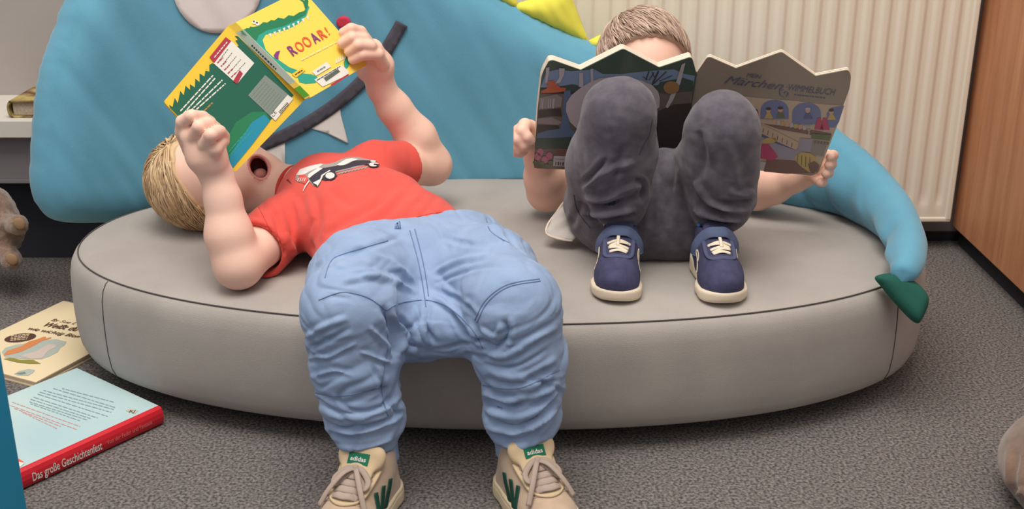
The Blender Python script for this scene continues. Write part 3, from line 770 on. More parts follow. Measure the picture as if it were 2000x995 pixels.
        for sx in (1, -1):
            b_ = MB(); c_ = catmull([T(side(sx, y, z, 0.0008)) for y, z in ((0.100, 0.026), (0.088, 0.032), (0.076, 0.041), (0.070, 0.048), (0.074, 0.051), (0.082, 0.045), (0.084, 0.038))], 30)
            b_.tube(c_, 0.0019*scale, 6, 0, flat=0.4, nrm=xr*sx); b_.build('side_emblem', M_solecream, up, True)
        b_ = MB(); ln = [T(Vector((0.0215*math.cos(t), 0.036+0.0225*math.sin(t), 0.0785+0.2*0.0225*math.sin(t)))) for t in np.linspace(math.pi*0.95, math.pi*2.05, 24)]
        b_.tube(ln, 0.0032*scale, 8); b_.build('collar_lining', M_lining, up, True)
    return up
to_cam = Vector((0, -CT, ST))
M_suede = mat('beige_suede', (196, 172, 150), 0.95, (184, 160, 138), 60, 0.4, 1800, sheen=0.2); M_suede2 = mat('sand_suede', (204, 180, 146), 0.95, None, bump=0.3, bscale=1500, sheen=0.2)
M_solecream2 = mat('cream_rubber', (216, 200, 170), 0.6); M_lace2 = mat('taupe_lace', (174, 156, 144), 0.9, None, bump=0.4, bscale=2500); M_stripe = mat('dark_green_leather', (22, 70, 58), 0.6)
M_labelgreen = mat('green_label', (10, 104, 76), 0.7)
M_navy = mat('navy_mesh', (66, 66, 96), 0.9, (76, 76, 108), 90, 0.5, 2200); M_navy2 = mat('slate_navy', (78, 82, 112), 0.9); M_strap = mat('blue_strap', (92, 104, 136), 0.85, None, bump=0.4, bscale=2000)
M_solecream = mat('cream_foam', (226, 210, 188), 0.7); M_lace = mat('cream_lace', (228, 214, 192), 0.85); M_lining = mat('bright_blue_lining', (66, 118, 184), 0.8)
# ------------------------------------------------------------------ materials of the children
M_skin = mat('skin', (238, 194, 174), 0.55, (241, 200, 182), 14, 0.08, 700, sss=0.12, spec=0.35)
M_lip = mat('lip', (216, 146, 138), 0.45, sss=0.1)
M_mouth = mat('mouth_inside', (96, 36, 42), 0.5)
M_redshirt = mat('red_jersey', (216, 80, 70), 0.9, (220, 86, 75), 9, 0.2, 1500, sheen=0.15)
M_redrib = mat('red_rib', (202, 70, 62), 0.9, None, bump=0.4, bscale=900)
M_jeans = mat('light_blue_cotton', (146, 168, 202), 0.88, (136, 158, 193), 22, 0.3, 1400, sheen=0.1)
M_jseam = mat('blue_stitching', (104, 126, 162), 0.9)
M_blond = [mat('blond_hair_%s' % n, c, 0.5, spec=0.4) for n, c in (('light', (226, 198, 158)), ('mid', (208, 178, 138)), ('dark', (180, 148, 114)))]
M_sock = mat('blue_grey_sock', (128, 142, 150), 0.95, None, bump=0.4, bscale=1200)
M_white_p = mat('white_print', (226, 218, 214), 0.7); M_black_p = mat('black_print', (58, 54, 64), 0.7); M_grey_p = mat('grey_print', (160, 150, 146), 0.7)

boy = empty('person', (-0.3, 1.75, 0.2), 'child in red t-shirt and light blue trousers lying back and reading, mouth open', 'person', None)
# frame of the head
C1 = PZ(396, 352, 0.283); up_c = Vector((0, ST, CT)); to_c = Vector((0, -CT, ST))
Fd = (Vector((0.22, 0, 0))+up_c*0.42+to_c*0.86).normalized()
Uu = (Vector((-1, 0, 0))+up_c*-0.08); Uu = (Uu-Fd*Uu.dot(Fd)).normalized(); Ls = Uu.cross(Fd).normalized()
def hp(l, u, f): return C1+Ls*l+Uu*u+Fd*f
f1 = Field((-0.64, 1.50, 0.185), (-0.08, 2.10, 0.66), 0.0021)
f1.ell(C1, (0.070, 0.078, 0.080), (Ls, Uu, Fd), 0.01)
f1.ell(hp(0, -0.030, 0.020), (0.061, 0.062, 0.064), (Ls, Uu, Fd), 0.02)
f1.ell(hp(0, -0.083, 0.030), (0.040, 0.034, 0.040), (Ls, Uu, Fd), 0.03)       # jaw
for sgn in (1, -1): f1.ell(hp(sgn*0.030, -0.052, 0.052), (0.026, 0.026, 0.022), (Ls, Uu, Fd), 0.02)     # cheeks
f1.ell(hp(0, -0.105, 0.044), (0.020, 0.014, 0.016), (Ls, Uu, Fd), 0.02)       # chin
f1.cone(hp(0, -0.012, 0.082), hp(0, -0.036, 0.094), 0.005, 0.0085, 0.012)      # nose
for sgn in (1, -1):
    f1.ell(hp(sgn*0.027, -0.010, 0.088), (0.014, 0.008, 0.010), (Ls, Uu, Fd), 0.008, op='sub')
    f1.ell(hp(sgn*0.069, -0.030, 0.0), (0.006, 0.020, 0.013), (Ls, Uu, Fd), 0.006)                   # ears
MC = P(506, 326, 1.76)
# torso, neck
shN = P(548, 447, 1.69); shF = P(735, 330, 1.83); chest = (shN+shF)/2; waist = P(795, 478, 1.605); waist.z = 0.250
Zd = Vector((0, 0, 1)); Td = (waist-chest).normalized(); Sd = (shF-shN).normalized(); Sw = Vector((0.87, 0.49, 0.03)).normalized()
def torso_at(t, up=0.0):
    """centre and side/axis/front directions of the trunk, 0 at the shoulders and 1 at the waist"""
    side_ = Sd.lerp(Sw, t).normalized(); ax_ = (Td-side_*Td.dot(side_)).normalized(); n_ = side_.cross(ax_); n_ = n_ if n_.z > 0 else -n_
    return chest.lerp(waist, t)+n_*up, (side_, ax_, n_)
f1.cone(hp(0, -0.06, -0.015), chest+Vector((-0.012, 0.012, 0.004)), 0.040, 0.042, 0.02)
for t, ra, rn in ((0.15, 0.086, 0.054), (0.55, 0.090, 0.060), (1.0, 0.092, 0.046)):
    c_, fr = torso_at(t); f1.ell(c_, (ra, 0.075, rn), fr, 0.03)
# near arm, holding the lower corner of the book
elN = PZ(468, 518, 0.2385); wrN = P(424, 345, 1.594)
f1.chain([(shN, 0.034), ((shN+elN)/2+Vector((0, 0, 0.002)), 0.033), (elN, 0.0325)], 0.008)
mN = elN.lerp(wrN, 0.35)+Vector((-0.004, 0, 0))
f1.chain([(elN+Vector((-0.004, 0, 0)), 0.0335), (mN, 0.0325), (elN.lerp(wrN, 0.75), 0.0245), (wrN, 0.0215)], 0.012)
YB = 1.585
def pf(pts, r0, r1, f, k=0.0035):
    n = len(pts)
    P3 = [P(*p) for p in pts]
    f.chain([(p, r0+(r1-r0)*i/(n-1)) for i, p in enumerate(P3)], k)
f1.cone(wrN, P(402, 302, 1.586), 0.0225, 0.0285, 0.01, flat=(to_c, 0.75))
f1.cone(P(402, 302, 1.586), P(374, 266, 1.586), 0.0270, 0.0165, 0.008, flat=(to_c, 0.75))
f1.cone(P(416, 316, 1.584), P(410, 294, 1.576), 0.018, 0.014, 0.008)
pf([(372, 296, 1.604), (356, 258, 1.596), (357, 238, 1.588), (374, 227, 1.580), (396, 229, 1.600), (411, 238, 1.612)], 0.0108, 0.0082, f1, 0.002)
pf([(384, 296, 1.596), (378, 268, 1.580), (389, 248, 1.568), (408, 242, 1.594), (422, 250, 1.611)], 0.0108, 0.0084, f1, 0.002)
pf([(400, 304, 1.588), (401, 282, 1.570), (412, 264, 1.557), (429, 257, 1.594), (438, 266, 1.610)], 0.0108, 0.0082, f1, 0.002)
pf([(418, 308, 1.584), (420, 292, 1.566), (430, 280, 1.590), (438, 276, 1.608)], 0.0100, 0.0078, f1, 0.002)
# thumb behind the cover
pf([(408, 322, 1.606), (390, 308, 1.648), (400, 288, 1.680), (418, 268, 1.684)], 0.0125, 0.0095, f1, 0.006)
# far arm
elF = P(842, 322, 1.935); wrF = P(744, 172, 1.90)
f1.chain([(shF, 0.033), ((shF+elF)/2, 0.034), (elF, 0.0335)], 0.008)
f1.chain([(elF, 0.034), (elF.lerp(wrF, 0.35)+Vector((0.003, 0, 0.002)), 0.0335), (elF.lerp(wrF, 0.75), 0.0270), (wrF, 0.0225)], 0.012)
YF = 1.865
f1.cone(wrF, P(738, 128, 1.885), 0.0225, 0.025, 0.01, flat=(to_c, 0.75))
f1.cone(P(738, 128, 1.885), P(728, 96, 1.874), 0.024, 0.017, 0.01, flat=(to_c, 0.75))
pf([(725, 92, 1.872), (704, 62, 1.852), (686, 56, 1.840), (671, 64, 1.842)], 0.0100, 0.0083, f1, 0.002)
pf([(732, 100, 1.868), (711, 76, 1.846), (688, 74, 1.832), (668, 85, 1.836)], 0.0100, 0.0083, f1, 0.002)
pf([(740, 110, 1.864), (724, 90, 1.840), (700, 88, 1.828), (682, 101, 1.834)], 0.0100, 0.0083, f1, 0.002)
pf([(748, 126, 1.868), (738, 106, 1.846), (708, 107, 1.830), (689, 116, 1.834)], 0.0105, 0.0082, f1, 0.002)
pf([(738, 155, 1.89), (714, 140, 1.90), (704, 118, 1.897), (696, 98, 1.892)], 0.0145, 0.0100, f1, 0.008)
def mouth_local():
    """where the picture ray through the mouth meets the head"""
    V_, Q_ = f1.mesh(0); return None
_V, _Q = f1.mesh(1); _b = bvh_of(_V, _Q); mh = hit(506, 327, _b); 
_, _nn, _, _ = _b.find_nearest(mh)
mn = (Vector(_nn) if Vector(_nn).dot(to_c) > 0 else -Vector(_nn)); mn = (mn+to_c*0.5).normalized()
mx_ = (Vector((0.35, 0, 0))*1+up_c*-0.93); mx_ = (mx_-mn*mx_.dot(mn)).normalized(); my_ = mn.cross(mx_)
f1.ell(mh-mn*0.001, (0.0235, 0.0185, 0.009), (mx_, my_, mn), 0.006)                    # lips
f1.ell(mh+mn*0.004, (0.0185, 0.0135, 0.022), (mx_, my_, mn), 0.003, op='sub')
f1.ell(mh-mn*0.016, (0.019, 0.0155, 0.014), (mx_, my_, mn), 0.003, op='sub')
V, Q = f1.mesh(2)
V = seat_clear(V)
body1 = to_obj('body', V, Q, [M_skin, M_lip, M_mouth], boy)
cen = V[Q].mean(1)-np.array(mh); e1 = cen@np.array(mx_); e2 = cen@np.array(my_); e3 = cen@np.array(mn)
q_ = np.hypot(e1/0.0185, e2/0.0135); mi = np.zeros(len(Q), np.int32)
mi[(np.hypot(e1/0.0232, e2/0.0182) < 1) & (np.abs(e3) < 0.02)] = 1; mi[(np.hypot(e1/0.0215, e2/0.017) < 1.0) & (e3 < -0.0035) & (e3 > -0.045)] = 2
body1.data.polygons.foreach_set('material_index', mi); body1.data.update()
# tongue
b = MB(); b.ball(mh-mn*0.020+mx_*0.006, (0.010, 0.012, 0.006), rot=Matrix((mx_, my_, mn)).transposed()); b.build('tongue', M_lip, boy, True)
# hair
hb_ = Field((-0.66, 1.70, 0.19), (-0.36, 2.02, 0.42), 0.0024)
hb_.ell(hp(0, 0.004, -0.002), (0.0755, 0.084, 0.083), (Ls, Uu, Fd), 0.004, clip=[(hp(0, 0.052, 0.075), Fd*0.86-Uu*0.62), (hp(0, -0.050, 0), -Uu)])
for p in ((345, 430), (380, 432), (322, 405)): hb_.cone(P(p[0]+10, p[1]-32, 1.85), PZ(p[0], p[1]-3, 0.207), 0.03, 0.012, 0.02)
V, Q = hb_.mesh(2); V = rumple(V, Q, lambda v: 0.0012*math.sin(v[0]*420+v[2]*180+3*mnoise.noise(Vector(v)*30)))
V = seat_clear(V)
to_obj('hair', V, Q, [M_blond[1]], boy)
rr = random.Random(3); st = []
while len(st) < 2200:
    d = Vector((rr.gauss(0, 1), rr.gauss(0, 1), rr.gauss(0, 1))).normalized()
    w = C1+Ls*d.x*0.076+Uu*d.y*0.085+Fd*d.z*0.084
    if (w-hp(0, 0.052, 0.075)).dot((Fd*0.86-Uu*0.62)) < 0.004 and d.y > -0.45: st.append(d)
mbh = MB()
crown1 = hp(0, 0.066, 0.030)
def flow1(cur, p):
    v = (p-crown1); v.normalize()
    return v*0.6+Vector((-0.10, -0.0, -0.95))*0.75-Fd*0.15
hair_strands(mbh, hp(0, 0.004, -0.002), (Ls, Uu, Fd), (0.0760, 0.0845, 0.0835), st, flow1, 0.060, 0.0014, gate=lambda p, j: (p-hp(0, 0.052, 0.075)).dot(Fd*0.86-Uu*0.62) < j, seed=4, bot=0.2055)
mbh.build('hair_locks', M_blond, boy, True)

# ---- shirt
s1 = Field((-0.50, 1.54, 0.19), (0.06, 2.06, 0.40), 0.0022)
for t, ra, rx, rn, up in ((-0.14, 0.078, 0.060, 0.056, 0), (0.10, 0.097, 0.060, 0.062, 0), (0.45, 0.104, 0.075, 0.072, 0.004), (0.80, 0.112, 0.070, 0.066, 0.0), (1.10, 0.116, 0.065, 0.056, 0.002)):
    c_, fr = torso_at(t, up); s1.ell(c_, (ra, rx, rn), fr, 0.03)
armd = (elN-shN).normalized(); s1.cone(shN-armd*0.01, shN+armd*0.074, 0.046, 0.0455, 0.02, clip=[(shN+armd*0.074, armd)])
armf = (elF-shF).normalized(); s1.cone(shF, shF+armf*0.08, 0.046, 0.044, 0.03, clip=[(shF+armf*0.062, armf)])
# flap of the near sleeve hanging to the seat
s1.cone(shN+armd*0.03-Zd*0.02+Td*0.01, shN+armd*0.068-Zd*0.035+Td*0.012, 0.022, 0.012, 0.015)
s1.cone(shN+armd*0.045, shN+armd*0.09, 0.0385, 0.0385, 0.002, op='sub')
s1.cone(shF+armf*0.045, shF+armf*0.09, 0.0385, 0.0385, 0.002, op='sub')
nkd = (hp(0, -0.06, -0.015)-chest).normalized(); nk = chest+nkd*0.078
s1.cone(nk-nkd*0.02, nk+nkd*0.06, 0.040, 0.048, 0.004, op='sub')
hemN = PZ(640, 545, 0.24); hemT = P(800, 434, 1.73); hemF = P(915, 420, 1.86)
hn = (hemF-hemN).cross(Vector((0.10, -0.05, 1))).normalized(); hn = hn if hn.x > 0 else -hn
_a, _b, _c = P(628, 512, 1.475), P(790, 437, 1.545), P(985, 430, 1.635); wn = (_b-_a).cross(_c-_b).normalized(); wn = wn if wn.dot(Td) < 0 else -wn; s1.cut(_b-wn*0.006, -wn, 0.004)
V, Q = s1.mesh(2)
def c3(x, y): return (280+x/2.4875, 200+y/2.4875)
def L3(pts): return [c3(*p) for p in pts]
foldsS = [(L3([(560, 470), (640, 560), (655, 700)]), 7, -0.0035), (L3([(735, 460), (765, 600), (705, 760)]), 8, 0.004), (L3([(835, 430), (850, 600), (790, 740)]), 9, -0.003),
          (L3([(1270, 410), (1120, 560), (930, 680), (830, 790)]), 9, 0.004), (L3([(1180, 480), (1020, 560), (880, 650)]), 7, -0.0025), (L3([(500, 520), (560, 490), (610, 590), (630, 680)]), 6, -0.003),
          (L3([(470, 560), (560, 560), (620, 640)]), 5, -0.002), (L3([(520, 610), (590, 610), (640, 690)]), 5, -0.002), (L3([(680, 640), (720, 720), (810, 780)]), 7, 0.004),
          (L3([(650, 500), (690, 640), (720, 740)]), 6, 0.003), (L3([(1380, 400), (1300, 480), (1200, 600)]), 9, 0.0025), (L3([(1440, 440), (1380, 520), (1330, 570)]), 7, -0.002),
          (L3([(830, 560), (800, 660), (840, 740)]), 6, -0.003), (L3([(900, 420), (1000, 500), (1100, 470)]), 8, -0.0015), (L3([(1000, 640), (900, 720), (850, 800)]), 5, -0.0025)]
V = fold_lines(V, Q, foldsS)
V = rumple(V, Q, lambda v: 0.008*(min(abs(mnoise.noise(Vector((v[0]*9+v[1]*6, v[1]*9-v[0]*4, v[2]*8+3)))), 0.35)-0.16)+0.0012*mnoise.noise(Vector((v[0]*22, v[1]*22, v[2]*30)))+0.0006*mnoise.noise(Vector((v[0]*60, v[1]*40, v[2]*60))))
V = seat_clear(V)
shirt = to_obj('t_shirt', V, Q, M_redshirt, boy); sb = bvh_of(V, Q)
b = MB()
ring = []
for i in range(41):
    t = 2*math.pi*i/40; sx = nkd.cross(Zd).normalized(); sy = nkd.cross(sx).normalized(); ring.append(nk-nkd*0.006+sx*math.cos(t)*0.0425+sy*math.sin(t)*0.0425)
b.tube(ring, 0.0035, 8); b.build('collar', M_redrib, shirt, True)
lines_obj('stitching', [(x-2, y-7) for x, y in L3([(1545, 545), (1400, 560), (1220, 610), (1060, 670), (930, 740), (850, 800), (835, 850)])], sb, 0.0006, M_redrib, shirt)
lines_obj('stitching', L3([(520, 430), (575, 540), (625, 640), (655, 720)]), sb, 0.0006, M_redrib, shirt)
# car print across the chest (zoomed crop: offset 560,290, scale 9.05)
def c9(L_): return [(560+x/9.05, 290+y/9.05) for x, y in L_]
g = [('grey_print', M_grey_p, [(160, 560), (170, 480), (240, 370), (420, 310), (600, 275), (720, 285), (860, 250), (960, 200), (1080, 165), (1250, 158), (1380, 190), (1540, 220), (1590, 260), (1640, 290), (1640, 330), (1560, 345), (1400, 300), (1100, 380), (880, 430), (760, 560), (600, 560), (560, 690), (470, 660), (380, 560), (300, 620), (220, 600)], 0.0008),
     ('white_print', M_white_p, [(175, 480), (240, 380), (420, 320), (600, 280), (650, 290), (560, 350), (400, 420), (320, 470), (230, 480)], 0.0012),
     ('red_print', M_redshirt, [(210, 560), (215, 490), (330, 470), (390, 560), (330, 640)], 0.0013),
     ('black_print', M_black_p, [(400, 545), (520, 450), (620, 360), (740, 345), (900, 315), (1030, 310), (1180, 230), (1330, 220), (1500, 225), (1480, 270), (1640, 290), (1640, 340), (1450, 310), (1380, 300), (1060, 370), (870, 410), (900, 500), (820, 560), (690, 580), (620, 560), (590, 640), (550, 700), (470, 640)], 0.0012),
     ('white_print', M_white_p, [(395, 470), (570, 350), (640, 370), (480, 480), (410, 540), (385, 520)], 0.0017),
     ('white_print', M_white_p, [(880, 310), (1040, 210), (1150, 190), (1270, 210), (1150, 250), (1010, 315), (940, 320)], 0.0017),
     ('white_print', M_white_p, [(470, 625), (520, 600), (600, 560), (620, 490), (760, 400), (780, 410), (650, 500), (615, 590), (555, 690), (545, 660)], 0.0018)]
car = empty('car_print', Vector((0, 0, 0)), None, None); car.parent = shirt; car.location = -Vector(boy.location)-Vector(shirt.location)
def merge_decals(name, items, bvh, parent, step=3.0):
    mats = []; mb_ = MB()
    for m, poly, lift in items:
        if m not in mats: mats.append(m)
        V2, T2, _ = fill2d(poly, step); pts = [hit(x, y, bvh, lift) for x, y in V2]
        Fc = [t for t in T2 if all(pts[i] is not None for i in t) and max((pts[t[i]]-pts[t[i-1]]).length for i in range(3)) < 0.03]
        mb_.add([p if p is not None else Vector((0, 0, 0)) for p in pts], Fc, mats.index(m))
    return mb_.build(name, mats, parent, True)
bpy.data.objects.remove(car)
items = [(m, c9(p), l) for _, m, p, l in g]
for cx, cy, rx, ry in ((775, 505, 82, 55), (1535, 308, 80, 38), (1520, 248, 50, 17)):
    items.append((M_black_p, [(560+(cx+rx*1.25*math.cos(t))/9.05, 290+(cy+ry*1.3*math.sin(t))/9.05) for t in [i*math.pi/12 for i in range(24)]], 0.0019))
    items.append((M_white_p, [(560+(cx+rx*math.cos(t))/9.05, 290+(cy+ry*math.sin(t))/9.05) for t in [i*math.pi/12 for i in range(24)]], 0.0024))
for i in range(4):
    x = 200+i*38; items.append((M_white_p, c9([(x, 590), (x+28, 530), (x+36, 540), (x+10, 600)]), 0.002))
items.append((M_white_p, c9([(300, 770), (330, 680), (400, 580), (415, 600), (350, 690), (310, 770)]), 0.002))
for i in range(9):
    x = 900+i*58; y = 455-i*13; items.append((M_grey_p, c9([(x, y), (x+60, y-35), (x+75, y-20), (x+20, y+20)]), 0.0008))
for i in range(5):
    x = 10+i*14; items.append((M_black_p, c9([(x-5, 560+i*10), (x+30, 545+i*22), (x+32, 552+i*22), (x-3, 572+i*10)]), 0.0008))
merge_decals('car_print', items, sb, shirt)

# ---- trousers
kN = P(683, 604, 1.340); kF = P(1003, 598, 1.350); aN = PZ(731, 890, 0.068); aF = PZ(1016, 878, 0.068)
pel = Vector((-0.130, 1.560, 0.256))
t1 = Field((-0.36, 1.22, 0.04), (0.12, 1.80, 0.38), 0.0024)
HN = Vector((-0.195, 1.530, 0.258)); HF = Vector((-0.070, 1.575, 0.248)); Hd = (HF-HN).normalized()
Hx = Vector((Hd.x, Hd.y, 0)).normalized(); Tx = Vector((Hx.y, -Hx.x, 0))
t1.ell(pel, (0.134, 0.076, 0.054), (Hx, Tx, Zd), 0.03)
t1.cone(HN-Tx*0.025, HF-Tx*0.025, 0.058, 0.058, 0.03)
t1.chain([(HN, 0.060), (HN.lerp(kN, 0.5)+Zd*0.002, 0.064), (kN, 0.058)], 0.03)
t1.chain([(HF, 0.056), (HF.lerp(kF, 0.5)+Zd*0.004, 0.062), (kF, 0.057)], 0.03)
for k_, a_, dx in ((kN, aN, -0.004), (kF, aF, 0.006)):
    m1 = k_.lerp(a_, 0.35); m2 = k_.lerp(a_, 0.58); m3 = k_.lerp(a_, 0.735)
    t1.chain([(k_, 0.058), (m1+Vector((dx, 0, 0)), 0.0545), (m2+Vector((dx*1.4, 0, 0)), 0.0485), (m3+Vector((dx*0.7, 0, 0)), 0.0500)], 0.012)
    t1.cone(m3, a_+Vector((0, 0, -0.004)), 0.034, 0.0315, 0.006, clip=[(a_+Vector((0, 0, -0.006)), (0, 0, -1))])
t1.cone(P(835, 520, 1.50), P(845, 620, 1.43), 0.05, 0.040, 0.04)
t1.cone(P(760, 640, 1.385), P(830, 645, 1.400), 0.040, 0.032, 0.03); t1.cone(P(830, 645, 1.400), P(940, 640, 1.385), 0.032, 0.036, 0.03)
wa, wb, wc_ = P(628, 512, 1.475), P(790, 437, 1.545), P(985, 430, 1.635)
wn = (wb-wa).cross(wc_-wb).normalized(); wn = wn if wn.dot(Td) < 0 else -wn
t1.cut(wb, wn, 0.006)
V, Q = t1.mesh(2)
def c4(x, y): return (560+x/1.672, 400+y/1.672)
def L4(pts): return [c4(*p) for p in pts]
FT = [([(180, 255), (300, 235), (430, 290)], 7, 0.005), ([(230, 165), (340, 185), (435, 275)], 7, 0.004), ([(150, 215), (280, 200), (400, 240)], 6, -0.003),
      ([(310, 330), (350, 420), (340, 500)], 8, -0.007), ([(355, 360), (410, 430), (385, 505)], 7, -0.006), ([(335, 350), (378, 420), (360, 500)], 5, 0.004), ([(60, 475), (130, 445), (210, 400)], 6, -0.004), ([(58, 440), (120, 400), (200, 370)], 7, 0.004), ([(60, 500), (140, 495), (230, 450)], 5, 0.004),
      ([(270, 400), (320, 450), (345, 500)], 6, 0.005), ([(240, 480), (290, 500), (345, 520)], 5, 0.004), ([(80, 565), (150, 545), (220, 560)], 5, 0.003),
      ([(95, 610), (200, 645), (330, 590)], 6, -0.003), ([(100, 690), (180, 730), (300, 715), (375, 670)], 7, -0.006), ([(100, 660), (200, 695), (320, 670), (370, 630)], 6, 0.005), ([(135, 745), (240, 765), (350, 740)], 6, -0.004), ([(120, 720), (220, 745), (360, 705)], 5, 0.004), ([(160, 785), (250, 795), (350, 765)], 5, 0.004),
      ([(310, 560), (330, 640), (370, 690)], 6, -0.004), ([(280, 520), (310, 600), (320, 680)], 5, -0.003),
      ([(480, 225), (560, 185), (680, 165)], 6, 0.004), ([(480, 262), (600, 215), (700, 200)], 5, -0.003), ([(475, 300), (540, 340), (600, 400), (640, 470)], 7, 0.006), ([(500, 280), (570, 320), (620, 370)], 6, -0.005),
      ([(615, 430), (680, 465), (722, 425), (712, 375)], 7, -0.008), ([(630, 400), (680, 430), (700, 390)], 5, 0.004), ([(640, 490), (720, 490), (800, 440), (880, 400)], 7, 0.005), ([(640, 520), (740, 530), (850, 470)], 6, -0.004), ([(640, 565), (760, 585), (885, 525)], 6, -0.004), ([(650, 545), (760, 560), (880, 500)], 6, 0.003),
      ([(640, 640), (720, 665), (890, 560)], 7, -0.005), ([(640, 615), (740, 640), (890, 590)], 6, 0.005), ([(650, 690), (760, 720), (890, 640)], 7, -0.007), ([(650, 670), (770, 690), (890, 610)], 5, 0.005), ([(660, 740), (760, 770), (870, 700)], 6, -0.005), ([(650, 725), (760, 745), (880, 670)], 5, 0.005), ([(670, 775), (770, 785), (850, 760)], 5, 0.004),
      ([(590, 60), (680, 70), (730, 150)], 6, 0.003), ([(500, 100), (600, 130), (720, 120)], 6, -0.003), ([(380, 100), (300, 130), (180, 170)], 6, -0.003), ([(100, 200), (160, 160), (280, 130)], 6, 0.004), ([(470, 330), (460, 400), (480, 450)], 7, -0.005), ([(420, 330), (440, 400), (470, 460)], 6, 0.004), ([(540, 350), (580, 420), (640, 450)], 5, -0.004)]
V = fold_lines(V, Q, [(L4(p), w*0.8, a*0.85) for p, w, a in FT])
def rib(v):
    r_ = 0.0
    for a_ in (aN, aF):
        if v[2] < a_.z+0.018 and abs(v[0]-a_.x) < 0.06:
            an = math.atan2(v[1]-a_.y, v[0]-a_.x); r_ = 0.0014*math.sin(an*34)
    q = Vector((v[0]*13, v[1]*13, v[2]*24)); wq = mnoise.noise(q*0.8)*1.3; leg = 1.0 if v[2] < 0.24 else 0.55
    n1 = abs(mnoise.noise(Vector((q.x+wq, q.y+wq, q.z*1.0+wq*1.5+q.x*0.5)))); n2 = abs(mnoise.noise(Vector((q.x*1.9+5, q.y*1.9, q.z*2.0+wq*2))))
    if v[2] > a_.z+0.02: r_ += leg*(0.0115*(min(n1, 0.35)-0.17)+0.0050*(min(n2, 0.3)-0.14))
    return r_+0.0012*mnoise.noise(Vector((v[0]*24, v[1]*18, v[2]*30)))+0.0005*mnoise.noise(Vector((v[0]*70, v[1]*60, v[2]*80)))
V = rumple(V, Q, rib)
V = seat_clear(V, 0.003)
trous = to_obj('trousers', V, Q, M_jeans, boy); tb = bvh_of(V, Q)
b = MB()
for p in ([(402, 85), (425, 170), (440, 240), (450, 300), (455, 335)], [(418, 80), (440, 165), (455, 240), (463, 300)], [(105, 312), (180, 287), (260, 302), (325, 345)], [(325, 345), (370, 322), (440, 312)], [(615, 378), (650, 312), (720, 262), (825, 243)], [(622, 385), (657, 318), (724, 269), (828, 250)],
          [(125, 240), (145, 185), (190, 160), (330, 118)], [(650, 45), (668, 90), (725, 125)], [(95, 615), (180, 625), (300, 600), (330, 590)], [(640, 590), (760, 600), (890, 540)], [(455, 312), (520, 330), (600, 400), (640, 470)], [(320, 350), (330, 460), (310, 600), (330, 690)]):
    lines_obj('stitching', L4(p), tb, 0.0007, M_jseam, trous)
b = MB(); q0 = hit(776, 446, tb, 0.004) or P(776, 446, 1.68)
b.tube([P(772, 455, q0.y), P(774, 440, q0.y-0.003), P(779, 434, q0.y-0.004), P(781, 452, q0.y)], 0.0022, 6); b.build('drawstring', M_jeans, trous, True)
# waistband just showing under the hem
b = MB(); ring = []
wc = waist+Td*0.010
for i in range(61):
    t = -0.1+1.07*math.pi*i/60; ring.append(wc+Sw*math.cos(t)*0.108+Zd*(math.sin(t)*0.050))
b.tube(ring, [0.007+0.0009*(i % 2) for i in range(61)], 8); b.build('waistband', M_jseam, trous, True)

shoe(boy, Vector((aN.x+0.012, aN.y+0.028, 0)), (-0.30, -0.95), 1.10, 'court', 1)
shoe(boy, Vector((aF.x-0.014, aF.y+0.028, 0)), (0.38, -0.92), 1.10, 'court', -1)
# socks
b = MB()
for a_ in (aN, aF):
    b = MB(); b.tube([a_+Vector((0, 0.004, -0.028)), a_+Vector((0, 0.002, -0.01)), a_+Vector((0, 0, 0.012))], [0.0205, 0.0225, 0.0235], 24); b.build('sock', M_sock, boy, True)
# ------------------------------------------------------------------ books
def plane3(a, b_, c_):
    n = (b_-a).cross(c_-a).normalized(); n = n if n.dot(Vector((0, 0, CH))-a) > 0 else -n
    return (a, n)
def rounded(poly, r, n=5):
    """round the corners of a pixel outline"""
    out = []; k = len(poly); rs = r if isinstance(r, (list, tuple)) else [r]*k
    for i in range(k):
        p, a, c = Vector((*poly[i], 0)), Vector((*poly[i-1], 0)), Vector((*poly[(i+1) % k], 0)); q = min(rs[i], (a-p).length*0.45, (c-p).length*0.45)
        p0 = p+(a-p).normalized()*q; p1 = p+(c-p).normalized()*q
        if q < 0.5: out.append((p.x, p.y)); continue
        for j in range(n+1):
            t = j/n; v = p0*(1-t)**2+p*2*t*(1-t)+p1*t*t; out.append((v.x, v.y))
    return out
def slab(mb, poly_px, pl, near, far, m=0):
    """solid board: outline laid on plane pl, from 'near' to 'far' metres behind it"""
    pts = [on_plane(x, y, pl) for x, y in poly_px]; n = pl[1]; k = len(pts)
    A = [p-n*near for p in pts]; B = [p-n*far for p in pts]
    V2 = [Vector(p) for p in poly_px]; Vd, _, T_, _, _, _ = delaunay_2d_cdt(V2, [], [list(range(k))], 1, 1e-6)
    if len(Vd) != k: T_ = [tuple(range(k))]
    mb.add(A+B, [tuple(t) for t in T_]+[tuple(i+k for i in t)[::-1] for t in T_]+[(i, (i+1) % k, k+(i+1) % k, k+i) for i in range(k)], m)
def bars(mb, a, b_, pl, wpx, lift, m=0, seed=1, word=(5, 13), gap=3.0):
    """a line of small illegible print between two pixels"""
    r_ = random.Random(seed); A = Vector((*a, 0)); B = Vector((*b_, 0)); L = (B-A).length; u = (B-A)/L; v = Vector((-u.y, u.x, 0))*wpx/2; t = 0
    while t < L-1:
        w = min(r_.uniform(*word), L-t); p = A+u*t; q = A+u*(t+w)
        put_decal(mb, [((p+v).x, (p+v).y), ((q+v).x, (q+v).y), ((q-v).x, (q-v).y), ((p-v).x, (p-v).y)], pl, lift, m); t += w+gap
def paint(name, c, gloss=0.3, coat=0.0): return mat('print_'+name, c, gloss, coat=coat, spec=0.4)
